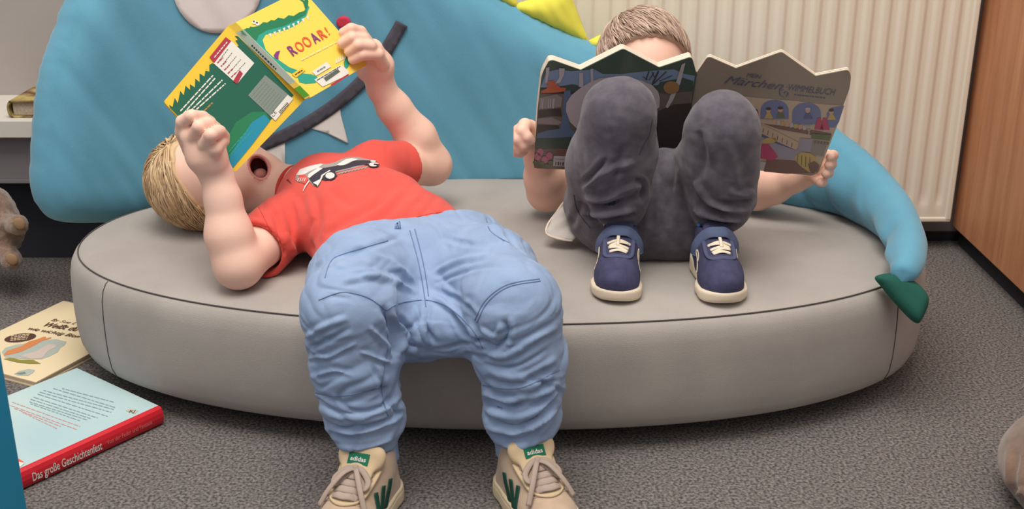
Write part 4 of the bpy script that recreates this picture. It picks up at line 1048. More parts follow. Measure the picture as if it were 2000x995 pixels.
def art(parent, name, pl, conv, items):
    """flat printed shapes, one mesh per motif; items = (material, polygon, lift)"""
    mats = []; mb_ = MB()
    for m, poly, lift in items:
        if m not in mats: mats.append(m)
        put_decal(mb_, [conv(*p) for p in poly], pl, lift, mats.index(m))
    return mb_.build(name, mats, parent)

# ---- the yellow crocodile-green book held by the lying child
bk = empty('board_book', P(520, 190, 1.72), 'open yellow and green picture book held up by the lying child', 'book')
plL = plane3(P(331, 209, 1.612), P(449, 333, 1.618), P(520, 120, 1.735))
plR = plane3(P(534, 116, 1.735), P(718, 126, 1.863), P(604, 2, 1.863))
Mby = paint('yellow', (234, 196, 62)); Mby2 = paint('light_yellow', (246, 214, 92)); Mbg = paint('green', (34, 98, 78)); Mbg2 = paint('bright_green', (40, 124, 84)); Mbt = paint('teal', (48, 160, 140)); Mbb = paint('blue', (38, 142, 170))
Mbw = paint('white', (226, 224, 216)); Mbr = paint('raspberry', (172, 56, 72)); Mbgr = paint('grey', (128, 140, 132)); Mbgt = paint('grey_green', (118, 146, 132)); Mbk = paint('dark', (66, 60, 62)); Mpu = paint('purple', (134, 60, 128)); Mor = paint('orange_red', (230, 96, 64)); Mcream = mat('page_edges', (222, 208, 190), 0.85); Mocre = paint('ochre', (176, 128, 70))
def z2(X, Y): return (300+X/2.926, Y/2.926)
backp = rounded([z2(425, 150), z2(58, 582), z2(92, 620), z2(440, 978), z2(470, 982), z2(868, 566)], [2, 6, 3, 3, 6, 2])
frontp = rounded([z2(468, 128), z2(848, -62), z2(1226, 368), z2(893, 560)], [2, 8, 8, 3])
b = MB(); slab(b, backp, plL, 0, 0.0028); cvL = b.build('back_cover', Mby, bk)
b = MB(); slab(b, frontp, plR, 0, 0.0028); cvR = b.build('front_cover', Mby2, bk)
def inset(poly, f):
    cx = sum(p[0] for p in poly)/len(poly); cy = sum(p[1] for p in poly)/len(poly); return [(cx+(x-cx)*f, cy+(y-cy)*f) for x, y in poly]
b = MB(); slab(b, inset(backp, 0.975), plL, 0.0030, 0.0072); b.build('pages', Mcream, bk)
b = MB(); slab(b, inset(frontp, 0.975), plR, 0.0030, 0.0064); b.build('pages', Mcream, bk)
def spq(X, Y): return P(*z2(X, Y), 1.729)
b = MB()
def spine_board(mb, segs):
    for (a0, a1, b0, b1), m in segs:
        q = [spq(*a0), spq(*a1), spq(*b1), spq(*b0)]; n = (q[1]-q[0]).cross(q[2]-q[0]).normalized(); n = n if n.dot(to_cam) > 0 else -n
        mb.add(q+[p-n*0.0026 for p in q], [(0, 1, 2, 3), (7, 6, 5, 4), (0, 4, 5, 1), (1, 5, 6, 2), (2, 6, 7, 3), (3, 7, 4, 0)], m)
def lerp2(a, b_, t): return (a[0]+(b_[0]-a[0])*t, a[1]+(b_[1]-a[1])*t)
A0, A1, B0, B1 = (422, 148), (470, 128), (866, 568), (896, 552)
cuts = [(0, 0.10, 0), (0.10, 0.80, 1), (0.80, 0.855, 0), (0.855, 0.985, 2), (0.985, 1.0, 0)]
spine_board(b, [((lerp2(A0, B0, t0), lerp2(A1, B1, t0), lerp2(A0, B0, t1), lerp2(A1, B1, t1)), m) for t0, t1, m in cuts])
Msp = paint('spine_silver', (186, 200, 188)); Msg = paint('spine_green', (98, 178, 62))
spn = b.build('spine', [Mby2, Msp, Msg], bk)
plS = plane3(spq(*A0), spq(*A1), spq(*B0))
b = MB(); bars(b, z2(560, 258), z2(700, 395), plS, 3.2, 0.0004, 0, 4, (3, 6), 2.2); b.build('spine_lettering', [Mbk], spn)
jag = []
zz = [(88, 600), (108, 612), (120, 560), (138, 590), (152, 520), (172, 545), (182, 490), (208, 515), (207, 482), (235, 500), (238, 450), (262, 470), (262, 420), (290, 438), (296, 405), (318, 410), (318, 372), (334, 362), (345, 365)]
art(cvL, 'green_illustration', plL, z2, [
    (Mbg, zz+[(440, 280), (486, 262), (466, 232), (482, 228), (462, 205), (480, 206), (520, 245), (800, 545), (785, 560), (730, 620), (665, 690), (560, 830), (442, 974), (430, 962), (92, 616)], 0.0004),
    (Mbg2, [(470, 700), (560, 640), (640, 640), (665, 690), (560, 830), (442, 974), (400, 935), (380, 860)], 0.0006),
    (Mbb, [(500, 790), (560, 700), (632, 655), (664, 692), (560, 830), (442, 974), (418, 950), (440, 880)], 0.0008)])
st1 = art(cvL, 'price_sticker', plL, z2, [(Mbw, [(340, 362), (440, 232), (574, 362), (475, 482)], 0.0010), (Mbr, [(318, 328), (410, 213), (442, 236), (345, 362)], 0.0011), (Mbr, [(452, 466), (490, 402), (508, 422), (476, 482)], 0.0013)])
b = MB()
for i in range(5): bars(b, z2(372+i*22, 348+i*20), z2(425+i*24, 280+i*20), plL, 1.0, 0.0014, 0, 10+i, (2, 5), 1.2)
for i in range(5): bars(b, z2(362+i*20, 362+i*20), z2(395+i*18, 330+i*22), plL, 2.2, 0.0014, 1, 20+i, (3, 6), 1.5)
bars(b, z2(345, 330), z2(420, 240), plL, 2.0, 0.0014, 2, 30, (4, 8), 1.5)
b.build('sticker_print', [Mbk, Mbr, Mbw], st1)
st2 = art(cvL, 'barcode_sticker', plL, z2, [(Mbgr, [(538, 546), (636, 430), (796, 566), (694, 692)], 0.0010), (Mbw, [(664, 662), (764, 544), (796, 566), (694, 692)], 0.0012)])
b = MB()
for i in range(9): bars(b, z2(556+i*14, 552+i*12), z2(636+i*13, 462+i*12), plL, 0.9, 0.0014, 1, 40+i, (3, 6), 1.3)
for i in range(9):
    x0, y0 = 712+i*5.5, 640-i*6.4; put_decal(b, [z2(x0, y0), z2(x0+(3 if i % 3 else 1.6), y0-3.5), z2(x0+17, y0+10), z2(x0+14, y0+13)], plL, 0.0014, 0)
def txt_px(mb, body, a, b_, hpx, pl, lift, m=0, shear=0.0, bold=0.0):
    p0 = on_plane(*a, pl); p1 = on_plane(*b_, pl); up = Vector((-(b_[1]-a[1]), (b_[0]-a[0]))).normalized()
    # height direction on the page measured by stepping sideways in the picture
    q = on_plane(a[0]+up.x*-hpx*(1), a[1]+up.y*-hpx*(1), pl); n = pl[1]; ex = (p1-p0).normalized(); ey = n.cross(ex).normalized(); hh = abs((q-p0).dot(ey))
    put_text(mb, body, p0, p1, hh, n, lift, m, shear, bold)
txt_px(b, 'CE', z2(684, 672), z2(702, 645), 7, plL, 0.0014, 0)
b.build('sticker_print', [Mbk, Mbgt], st2)
b = MB(); ends = [((152, 636), (338, 432)), ((168, 652), (352, 446)), ((196, 648), (392, 458)), ((222, 646), (410, 478)), ]
for k, (a, c) in enumerate(ends): bars(b, z2(*a), z2(*c), plL, 2.6, 0.0008, 0, 60+k, (4, 14), 1.6)
bars(b, z2(280, 642), z2(336, 588), plL, 3, 0.0008, 1, 70, (6, 12), 1.5)
b.build('blurb_print', [Mbw, Mocre, Mbt], cvL); b = MB()
for k in range(2): bars(b, z2(412+k*12, 888+k*12), z2(545+k*14, 735+k*16), plL, 2.2, 0.0010, 2, 75+k, (4, 10), 1.5)
b.build('blurb_print', [Mbw, Mocre, Mbt], cvL)
# front cover picture
art(cvR, 'green_illustration', plR, z2, [
    (Mbt, [(505, 170), (545, 160), (610, 150), (700, 128), (780, 100), (850, 75), (868, 50), (862, 20), (872, 15), (890, 42), (872, 92), (832, 132), (770, 165), (690, 188), (640, 198), (622, 228), (640, 285), (680, 325), (712, 342), (775, 385), (830, 405), (800, 425), (740, 400), (640, 300), (570, 230)], 0.0004),
    (Mbg2, [(492, 178), (530, 168), (528, 160), (548, 165), (548, 152), (565, 155), (600, 150), (625, 128), (650, 130), (668, 116), (690, 118), (710, 102), (745, 108), (770, 88), (800, 92), (830, 72), (868, 60), (852, 12), (832, -2), (828, -20), (846, -10), (858, 6), (876, -15), (884, 8), (880, 34), (868, 84), (810, 118), (740, 150), (650, 172), (600, 200), (588, 232), (555, 220)], 0.0006),
    (Mbt, [(820, 440), (850, 420), (900, 425), (935, 440), (925, 474), (870, 480), (832, 470)], 0.0005), (Mbt, [(1085, 358), (1108, 310), (1132, 330), (1110, 385), (1092, 400)], 0.0005),
    (Mpu, [(684, 318), (700, 296), (722, 290), (712, 318), (712, 342), (694, 334)], 0.0008)])
b = MB()
for i in range(9):
    t = i/8; x = 655+215*t; y = 196-100*t-14*math.sin(math.pi*t)*-0.4; put_decal(b, [z2(x, y), z2(x+15, y-6), z2(x+13, y+22)], plR, 0.0008, 0)
b.build('printed_teeth', [Mbw], cvR); b = MB()
for i in range(5): put_decal(b, [z2(1040+i*12, 365-i*6), z2(1050+i*12, 358-i*6), z2(1040+i*12, 332-i*8)], plR, 0.0008, 0)
b.build('printed_teeth', [Mbw], cvR)
for x, y in ((574, 128), (592, 136)):
    e_ = art(cvR, 'printed_eye', plR, z2, [(Mbw, [(x+12*math.cos(t), y+12*math.sin(t)) for t in np.linspace(0, 6.28, 16)[:-1]], 0.0009), (Mbk, [(x-3+5*math.cos(t), y-4+5*math.sin(t)) for t in np.linspace(0, 6.28, 12)[:-1]], 0.0011)])
def letter(ch, x, y, w, h, ang, m):
    b_ = MB(); a = math.radians(ang); ux, uy = math.cos(a), math.sin(a)
    txt_px(b_, ch, z2(x, y), z2(x+ux*w, y+uy*w), h/2.926, plR, 0.0012, 0, 0, 0.022 if ch in 'RA' else 0.01); b_.build('title_letter', m, cvR)
for ch, x, y, w, h, ang, m in (('R', 795, 322, 34, 62, -33, Mpu), ('O', 832, 303, 42, 62, -32, Mor), ('O', 874, 277, 42, 64, -32, Mor), ('A', 921, 252, 38, 62, -32, Mpu), ('R', 962, 228, 36, 58, -30, Mor), ('!', 1000, 202, 8, 52, -25, Mor)): letter(ch, x, y, w, h, ang, m)
b = MB(); bars(b, z2(840, 345), z2(1045, 240), plR, 3.2, 0.0008, 0, 90, (6, 16), 2); b.build('subtitle_print', [paint('pale_yellow', (250, 226, 150))], cvR)
stk = art(cvR, 'library_sticker', plR, z2, [(Mbw, [(916, 458), (1072, 372), (1112, 408), (1112, 428), (964, 498)], 0.0011), (Mbr, [(1008, 486), (1110, 424), (1114, 432), (1018, 496)], 0.0013), (Mbgr, [(968, 448), (1048, 396), (1064, 412), (984, 470)], 0.0013)])
b = MB()
for i in range(17):
    x0, y0 = 972+i*4.7, 448-i*3.1; put_decal(b, [z2(x0, y0), z2(x0+(2.6 if i % 3 else 1.4), y0-1.4), z2(x0+14, y0+15), z2(x0+11.5, y0+16.5)], plR, 0.0015, 0)
bars(b, z2(930, 462), z2(1064, 382), plR, 1.6, 0.0015, 0, 95, (4, 9), 1.2); b.build('sticker_print', [Mbk], stk)
s3 = art(cvR, 'name_sticker', plR, z2, [(Mbw, [(902, 412), (988, 354), (1012, 384), (926, 436)], 0.0012)]); b = MB(); bars(b, z2(932, 412), z2(978, 384), plR, 3, 0.0015, 0, 96, (4, 7), 1); b.build('sticker_print', [Mbgr], s3)
s4 = art(cvR, 'yellow_sticker', plR, z2, [(Mby, [(786, 426), (846, 388), (866, 404), (812, 446)], 0.0012)]); b = MB(); bars(b, z2(806, 430), z2(848, 404), plR, 2.4, 0.0015, 0, 97, (4, 7), 1); b.build('sticker_print', [Mbk], s4)

# ---- crown-topped book of the seated child
b2 = empty('board_book', P(1360, 230, 1.76), 'large open board book with a zigzag crown-shaped top edge, propped on dark knees', 'book')
plA = plane3(P(1070, 118, 1.712), P(1354, 112, 1.738), P(1043, 328, 1.800))
plB = plane3(P(1383, 113, 1.738), P(1660, 140, 1.700), P(1600, 342, 1.790))
def z3(X, Y): return (1040+X/3.979, 90+Y/3.979)
def z4(X, Y): return (1340+X/3.553, 80+Y/3.553)
def gl(name, c): return mat('print_'+name, tuple(min(255, int(v*1.04+6)) for v in c), 0.30, coat=0.6, spec=0.5)
Gt = gl('deep_green', (64, 82, 70)); Gs = gl('pale_sky', (118, 140, 168)); Gb = gl('earth', (104, 92, 82)); Gd = gl('dark_earth', (58, 50, 48)); Gw = gl('water', (84, 106, 136)); Gf = gl('fox', (186, 92, 56)); Gwh = gl('birch', (176, 168, 172)); Gh = gl('hill', (58, 74, 64)); Gp = gl('rose', (178, 96, 124)); Go = gl('ochre_ball', (150, 112, 66)); Gst = gl('stone', (136, 126, 122)); Gta = gl('taupe', (142, 128, 114)); Gin = gl('indigo', (78, 82, 124)); Gtl = gl('title_blue', (82, 84, 110)); Gsan = gl('sandstone', (184, 162, 140)); Gsk = gl('arch_sky', (104, 112, 156)); Gpk = gl('magenta', (176, 54, 96)); Gyl = gl('gold', (182, 156, 92)); Glv = gl('lavender', (146, 140, 156)); Gbr = gl('brown', (112, 80, 74)); Ggr = gl('leaf', (88, 104, 66)); Gskn = gl('face', (196, 150, 126)); Gred = gl('rust', (150, 66, 56))
pa = rounded([z3(128, 118), z3(160, 112), z3(375, 188), z3(705, 22), z3(985, 168), z3(1240, 84), z3(1275, 215), z3(1218, 620), z3(1190, 985), z3(600, 975), z3(8, 950), z3(42, 480), z3(72, 220)], [10, 8, 2, 5, 2, 8, 3, 0, 6, 0, 8, 0, 12])
pb = rounded([z4(152, 106), z4(345, 190), z4(662, 76), z4(898, 244), z4(1125, 200), z4(1145, 245), z4(1135, 330), z4(918, 918), z4(870, 935), z4(450, 895), z4(-20, 880), z4(20, 480), z4(80, 210)], [8, 2, 5, 2, 6, 6, 8, 8, 3, 0, 4, 0, 4])
def shrink_shift(poly, dx, dy): return [(x+dx, y+dy) for x, y in poly]
b = MB(); slab(b, pa, plA, 0, 0.0016); cA = b.build('front_cover', Gt, b2)
b = MB(); slab(b, pb, plB, 0, 0.0016); cB = b.build('back_cover', Gta, b2)
for k in range(4):
    b = MB(); slab(b, pa, plA, 0.0018+k*0.0030, 0.0046+k*0.0030); b.build('board_page', Mcream, b2)
b = MB(); slab(b, pb, plB, 0.0018, 0.0042); b.build('board_page', Mcream, b2)
b = MB(); slab(b, pb, plB, 0.0050, 0.0074); b.build('board_page', Mcream, b2)
# spine hinge
b = MB(); sp = [on_plane(*z3(1262, 200), plA), on_plane(*z3(1190, 985), plA)]; sq = [on_plane(*z4(78, 215), plB), on_plane(*z4(-20, 880), plB)]
off = Vector((0, 0.004, 0)); vs = [sp[0], sq[0], sq[1], sp[1]]
b.add([v+off*0.3 for v in vs]+[v+off*3 for v in vs], [(0, 1, 2, 3), (7, 6, 5, 4), (0, 4, 5, 1), (1, 5, 6, 2), (2, 6, 7, 3), (3, 7, 4, 0)]); b.build('spine', Gta, b2)
L1, L2, L3_, L4_ = 0.0004, 0.0007, 0.0010, 0.0013
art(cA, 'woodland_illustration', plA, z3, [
    (Gs, [(110, 200), (200, 180), (300, 195), (480, 180), (545, 215), (700, 215), (830, 200), (930, 190), (1000, 185), (1100, 180), (1180, 215), (1262, 230), (1250, 300), (1000, 300), (600, 330), (300, 335), (62, 320)], L1),
    (Gh, [(62, 330), (220, 310), (300, 296), (340, 300), (400, 330), (960, 330), (990, 280), (1080, 262), (1170, 245), (1250, 270), (1246, 350), (1000, 370), (60, 370)], L2),
    (Gb, [(56, 360), (260, 350), (400, 350), (1244, 345), (1235, 440), (1210, 700), (1190, 980), (600, 972), (12, 945), (30, 700), (42, 480)], L2),
    (Gd, [(1235, 440), (1100, 450), (980, 500), (930, 560), (900, 975), (1190, 980), (1216, 640)], L3_),
    (Gst, [(52, 400), (190, 372), (230, 400), (220, 470), (48, 490)], L3_), (Gst, [(44, 560), (150, 550), (230, 590), (200, 612), (40, 600)], L3_),
    (Gd, [(44, 500), (220, 480), (228, 545), (150, 540), (44, 556)], L3_), (Gd, [(38, 612), (200, 615), (210, 640), (120, 652), (36, 680)], L3_),
    (Gw, [(246, 345), (296, 340), (290, 470), (285, 600), (300, 640), (360, 700), (330, 705), (60, 715), (34, 712), (34, 680), (120, 650), (215, 635), (232, 560)], L3_),
    (Gh, [(30, 720), (350, 700), (380, 790), (24, 800)], L3_),
    (Gf, [(64, 345), (110, 325), (118, 290), (118, 262), (140, 272), (160, 260), (185, 290), (215, 318), (262, 322), (250, 348), (160, 360), (70, 362)], L4_),
    (Gwh, [(205, 168), (250, 170), (244, 220), (215, 280), (172, 290), (208, 240)], L4_), (Gwh, [(105, 165), (132, 160), (128, 200), (112, 285), (98, 280)], L4_),
    (Gwh, [(362, 205), (392, 205), (395, 300), (388, 318), (360, 312)], L4_), (Gwh, [(450, 175), (470, 172), (472, 275), (452, 280)], L4_),
    (Gwh, [(1158, 140), (1188, 125), (1150, 280), (1090, 420), (1050, 480), (1032, 470), (1075, 370), (1120, 260)], L4_),
    (gl('pale_shape', (182, 172, 174)), [(350, 645), (290, 585), (258, 500), (262, 440), (300, 380), (360, 330), (440, 280), (520, 248), (640, 234), (760, 240), (850, 265), (930, 300), (975, 350), (988, 400), (985, 470), (950, 500), (900, 560), (600, 640)], 0.0014),  # pale grey rounded shape on the cover, showing around the knee
    (Go, [(1078+62*math.cos(t), 318+50*math.sin(t)) for t in np.linspace(0, 6.28, 22)[:-1]], 0.0015)])
b = MB()
for a, c, w in (((930, 298), (978, 190), 3.2), ((905, 262), (945, 200), 1.6), ((880, 262), (905, 190), 2.2), ((940, 290), (1040, 195), 1.8), ((985, 270), (1085, 225), 1.3), ((855, 235), (895, 258), 1.5), ((950, 245), (925, 195), 1.4)): bars(b, z3(*a), z3(*c), plA, w, L4_, 0, 1, (500, 501))
b.build('printed_branches', [Gd, Gwh, Gp, Ggr, Gbr], cA); b = MB()
for x in (70, 82, 128, 142, 160, 168): bars(b, z3(x, 405), z3(x-6, 480), plA, 1.6, 0.0014, 1, 1, (500, 501))
b.build('printed_deer', [Gd, Gwh, Gp, Ggr, Gbr], cA); b = MB()
for x, y in ((60, 820), (130, 850), (95, 880), (40, 855)): put_decal(b, [z3(x+26*math.cos(t), y+30*math.sin(t)) for t in np.linspace(0, 6.28, 12)[:-1]], plA, 0.0014, 2)
for x, y in ((20, 900), (75, 905), (140, 900), (110, 925)): put_decal(b, [z3(x+20*math.cos(t), y+14*math.sin(t)) for t in np.linspace(0, 6.28, 9)[:-1]], plA, 0.0015, 3)
put_decal(b, [z3(190, 790), z3(330, 800), z3(330, 860), z3(185, 850)], plA, 0.0013, 4)
b.build('printed_flowers', [Gd, Gwh, Gp, Ggr, Gbr], cA)
sa = art(cA, 'barcode_sticker', plA, z3, [(Gwh, [(165, 848), (310, 855), (300, 935), (158, 928)], 0.0016)]); b = MB()
for i in range(6): put_decal(b, [z3(178+i*18, 893+i), z3(184+i*18+(i % 2)*4, 893+i), z3(183+i*18+(i % 2)*4, 922+i), z3(176+i*18, 921+i)], plA, 0.0018)
bars(b, z3(172, 872), z3(300, 880), plA, 0.7, 0.0018, 0, 3, (2, 6), 1); b.build('sticker_print', [Gd], sa)
arch = lambda cx, cy, rx, ry, yb: [(cx-rx, yb)]+[(cx-rx*math.cos(t), cy-ry*math.sin(t)) for t in np.linspace(0, math.pi, 12)]+[(cx+rx, yb)]
art(cB, 'palace_illustration', plB, z4, [
    (Gsan, [(300, 372), (500, 395), (760, 415), (960, 440), (1100, 448), (1060, 560), (960, 810), (900, 920), (450, 890), (420, 560), (420, 460)], L1),
    (Gsk, arch(614, 480, 98, 74, 540), L2), (Gsk, arch(836, 500, 100, 74, 578), L2), (Gsk, [(980, 600), (975, 500), (1010, 460), (1092, 448), (1062, 560), (1030, 600)], L2),
    (Gred, [(420, 450), (500, 478), (505, 545), (430, 550)], L2), (Gbr, [(440, 560), (900, 620), (1010, 640), (990, 680), (860, 650), (640, 610), (500, 560)], L2),
    (Glv, [(470, 610), (640, 690), (780, 750), (860, 790), (760, 830), (600, 810), (450, 800), (450, 650)], L3_), (Gsan, [(476, 560), (620, 620), (780, 700), (765, 755), (640, 700), (470, 610)], L4_),
    (Gin, [(480, 605), (520, 640), (640, 700), (760, 745), (770, 758), (640, 715), (500, 650)], 0.0012),
    (Glv, [(790, 672), (880, 676), (865, 770), (780, 760)], L4_), (Ggr, [(870, 640), (1010, 650), (995, 690), (870, 675)], L4_), (Gst, [(880, 690), (985, 700), (950, 800), (860, 780)], L3_),
    (Gpk, [(515, 715), (570, 710), (610, 760), (640, 800), (600, 830), (540, 815), (466, 800), (470, 765)], L4_), (Gyl, [(520, 690), (560, 670), (620, 668), (630, 690), (600, 708), (540, 710)], L4_),
    (Gbr, [(560, 820), (760, 830), (800, 870), (900, 915), (700, 920), (540, 905)], L3_),
    (Gyl, [(758, 790), (800, 768), (860, 775), (900, 800), (900, 880), (860, 912), (800, 870), (756, 825)], 0.0014), (Gbr, [(845, 850), (890, 830), (925, 860), (910, 905), (860, 905)], 0.0016)])
b = MB()
for x, y, c in ((572, 480, 3), (655, 475, 0), (845, 480, 4), (478, 490, 2), (1008, 490, 3)):
    put_decal(b, [z4(x+17*math.cos(t), y+18*math.sin(t)) for t in np.linspace(0, 6.28, 10)[:-1]], plB, 0.0012, 1)
    put_decal(b, [z4(x+19*math.cos(t), y-12+10*math.sin(t)) for t in np.linspace(0, 6.28, 10)[:-1]], plB, 0.0013, 5 if c != 4 else 6)
    put_decal(b, [z4(x-30, y+55), z4(x-12, y+16), z4(x+14, y+16), z4(x+34, y+55)], plB, 0.0012, {3: 2, 0: 0, 4: 4, 2: 3}[c])
for x in (920, 960): put_decal(b, [z4(x-30, 610), z4(x-8, 530), z4(x+14, 530), z4(x+36, 615)], plB, 0.0013, 3)
for i in range(9): put_decal(b, [z4(600+i*30, 545+i*6), z4(620+i*30, 540+i*6), z4(624+i*30, 572+i*6), z4(602+i*30, 575+i*6)], plB, 0.0011, (1, 6, 2)[i % 3])
for i in range(8): bars(b, z4(505+i*33, 585+i*17), z4(500+i*33, 615+i*17), plB, 1.4, 0.0015, 7, 1, (200, 201))
for dx in (-24, -8, 8, 24): bars(b, z4(855, 610), z4(855+dx, 575), plB, 1.6, 0.0015, 6, 1, (200, 201))
bars(b, z4(855, 610), z4(850, 670), plB, 1.6, 0.0015, 6, 1, (200, 201))
for i in range(5): put_decal(b, [z4(890+i*22, 690+i*3), z4(903+i*22, 690+i*3), z4(900+i*22, 706+i*3), z4(888+i*22, 706+i*3)], plB, 0.0014, 8)
for i in range(4): bars(b, z4(775+i*28, 785+i*6), z4(770+i*30, 850+i*10), plB, 1.5, 0.0017, 8, 1, (200, 201))
b.build('printed_figures', [Ggr, Gskn, Gyl, Gpk, Gin, Gd, Gwh, Gbr, Gbr], cB)
sc_ = art(cB, 'barcode_sticker', plB, z4, [(Gwh, [(450, 825), (556, 838), (535, 898), (448, 888)], 0.0016)]); b = MB()
for i in range(7): put_decal(b, [z4(455+i*8, 860+i), z4(459+i*8, 860+i), z4(456+i*8, 884+i), z4(452+i*8, 884+i)], plB, 0.0018)
b.build('sticker_print', [Gd], sc_)
b = MB(); txt_px(b, 'MEIN', z4(418, 248), z4(518, 262), 8.5, plB, 0.0008, 0, 0.2); b.build('title_word', [Gtl], cB)
b = MB(); txt_px(b, 'Märchen', z4(262, 292), z4(672, 342), 16, plB, 0.0008, 0, 0.55)
cr = catmull([(*z4(672, 335), 0), (*z4(650, 345), 0), (*z4(652, 372), 0), (*z4(690, 384), 0), (*z4(708, 362), 0), (*z4(690, 350), 0), (*z4(678, 362), 0)], 30)
b.tube([on_plane(p.x, p.y, plB) for p in cr], 0.0009, 6); b.build('title_word', [Gtl], cB)
b = MB(); txt_px(b, '·WIMMELBUCH', z4(692, 340), z4(1032, 378), 12.5, plB, 0.0008, 0, 0.25); b.build('title_word', [Gtl], cB)
b = MB(); bars(b, z4(750, 372), z4(965, 395), plB, 1.8, 0.0008, 0, 8, (3, 9), 1.4); b.build('author_print', [Gin], cB)

# ---- books on the carpet
R0 = Vector((-0.513, 1.532, 0)); sd_ = Vector((-0.607, -0.794, 0)).normalized(); wd_ = Vector((sd_.y, -sd_.x, 0)); wd_ = wd_ if wd_.y > 0 else -wd_
bb = empty('hardcover_book', R0+sd_*0.15+wd_*0.1, 'thick pale blue storybook with a red spine lying on the carpet', 'book')
Mpale = mat('pale_blue_print', (190, 212, 212), 0.35, (172, 200, 206), 5); Mred = mat('red_spine', (206, 40, 52), 0.35); Mblk = paint('grey_letters', (142, 160, 166)); Mredl = paint('red_letters', (216, 146, 140)); Mye = paint('label_yellow', (236, 206, 40))
def BQ(s_, w_, z): return R0+sd_*s_+wd_*w_+Vector((0, 0, z))
SL, SWD, TH_ = 0.315, 0.212, 0.029
def obox(mb, s0, s1, w0, w1, z0, z1, m=0):
    c_ = [BQ(s, w, z) for z in (z0, z1) for s, w in ((s0, w0), (s1, w0), (s1, w1), (s0, w1))]
    mb.add(c_, [(3, 2, 1, 0), (4, 5, 6, 7), (0, 1, 5, 4), (1, 2, 6, 5), (2, 3, 7, 6), (3, 0, 4, 7)], m)
b = MB(); obox(b, 0.004, SL-0.004, 0.008, SWD-0.004, 0.003, TH_-0.0025); b.build('page_block', Mcream, bb)
b = MB(); obox(b, 0, SL, 0.006, SWD, 0.0004, 0.003); b.build('front_cover', Mpale, bb)
b = MB(); obox(b, 0, SL, 0.006, SWD, TH_-0.0025, TH_); tcv = b.build('back_cover', Mpale, bb)
b = MB(); prf = [(0.012, 0.0005), (0.004, 0.0004), (0.0, 0.003), (-0.0022, 0.009), (-0.003, TH_/2), (-0.0022, TH_-0.008), (0.0, TH_-0.002), (0.004, TH_+0.0003), (0.0075, TH_+0.0003), (0.0075, TH_-0.0027), (0.004, 0.004)]
k = len(prf); b.add([BQ(0, w, z) for w, z in prf]+[BQ(SL, w, z) for w, z in prf], [(i, (i+1) % k, k+(i+1) % k, k+i) for i in range(k)]+[tuple(range(k))[::-1], tuple(range(k, 2*k))]); spb = b.build('spine', Mred, bb)
nS = -wd_; nS = (nS+Vector((0, 0, 0.05))).normalized()
b = MB(); s_of = lambda px: None
def spine_s(px, py):
    """how far along the spine a pixel lies"""
    o = Vector((0, 0, CH)); d_ = ray(px, py); pln = (BQ(0, -0.003, TH_/2), wd_); t = (pln[0]-o).dot(wd_)/d_.dot(wd_); return (o+d_*t-R0).dot(sd_), (o+d_*t).z
def spine_text(body, pxa, pxb, h, bold, mt, nm):
    b_ = MB(); sa_, za = spine_s(*pxa); sb_, zb_ = spine_s(*pxb); zc = TH_/2-h/2+0.0005
    put_text(b_, body, BQ(sa_, -0.0031, zc), BQ(sb_, -0.0031, zc), h, -wd_, 0.0004, 0, 0, bold); b_.build(nm, mt, spb)
spine_text('Das große Geschichtenfest', (64, 938), (199, 872), 0.0125, 0.012, Mbw, 'spine_title')
spine_text('Von der Feder und Fantasie', (209, 868), (297, 827), 0.0066, 0.0, paint('pale_red', (232, 130, 130)), 'spine_author')
b = MB(); sy, _ = spine_s(36, 945)
yb = [BQ(s, w, z) for s in (sy, SL) for w, z in ((0.010, TH_+0.0009), (0.0005, TH_+0.0006), (-0.0028, TH_-0.008), (-0.0036, TH_/2), (-0.0028, 0.009), (-0.0006, 0.003))]
b.add(yb, [(i, i+1, 7+i, 6+i) for i in range(5)]); yl = b.build('spine_label', Mye, spb)
b = MB()
for i in range(4): obox(b, sy+0.006+i*0.0001, sy+0.0085, -0.0045, -0.0038, 0.006+i*0.005, 0.0095+i*0.005)
b.build('label_print', Mbk, yl)
# print on the back cover, laid by direction of the lines
plT = (BQ(0, 0, TH_), Vector((0, 0, 1)))
def z6(X, Y): return (X/2.52, 600+Y/2.52)      # crop of the floor corner
b = MB(); rows = [((305, 402), (560, 470)), ((262, 402), (566, 496)), ((215, 412), (560, 506)), ((195, 420), (548, 520)), ((185, 430), (530, 540)), ((165, 445), (482, 548)), ((150, 455), (450, 552)), ((145, 468), (430, 558)), ((150, 478), (395, 562))]
for k, (a, c) in enumerate(rows): bars(b, z6(*a), z6(*c), plT, 1.5, 0.0005, 0, 100+k, (4, 13), 2)
b_rows = 0
rows = [((60, 470), (395, 590)), ((40, 482), (380, 605)), ((70, 500), (300, 590)), ((110, 520), (280, 600))]
b.build('blurb_print', [Mblk], tcv); b = MB()
for k, (a, c) in enumerate(rows): bars(b, z6(*a), z6(*c), plT, 1.3, 0.0005, 0, 120+k, (4, 11), 2)
b.build('blurb_print', [Mredl], tcv)
lg = art(tcv, 'publisher_logo', plT, z6, [(paint('sand', (196, 192, 172)), [(618, 512), (640, 502), (680, 512), (664, 528)], 0.0006)])
b = MB(); txt_px(b, 'KJ', z6(634, 522), z6(662, 522), 5.0, plT, 0.0009, 0, 0, 0.01); b.build('logo_lettering', [Mbk], lg)
art(tcv, 'fox_illustration', plT, z6, [(Mor, [(30, 745), (80, 742), (118, 765), (90, 790), (36, 792)], 0.0006), (Mbw, [(60, 778), (92, 765), (122, 770), (100, 790), (70, 798)], 0.0008)])
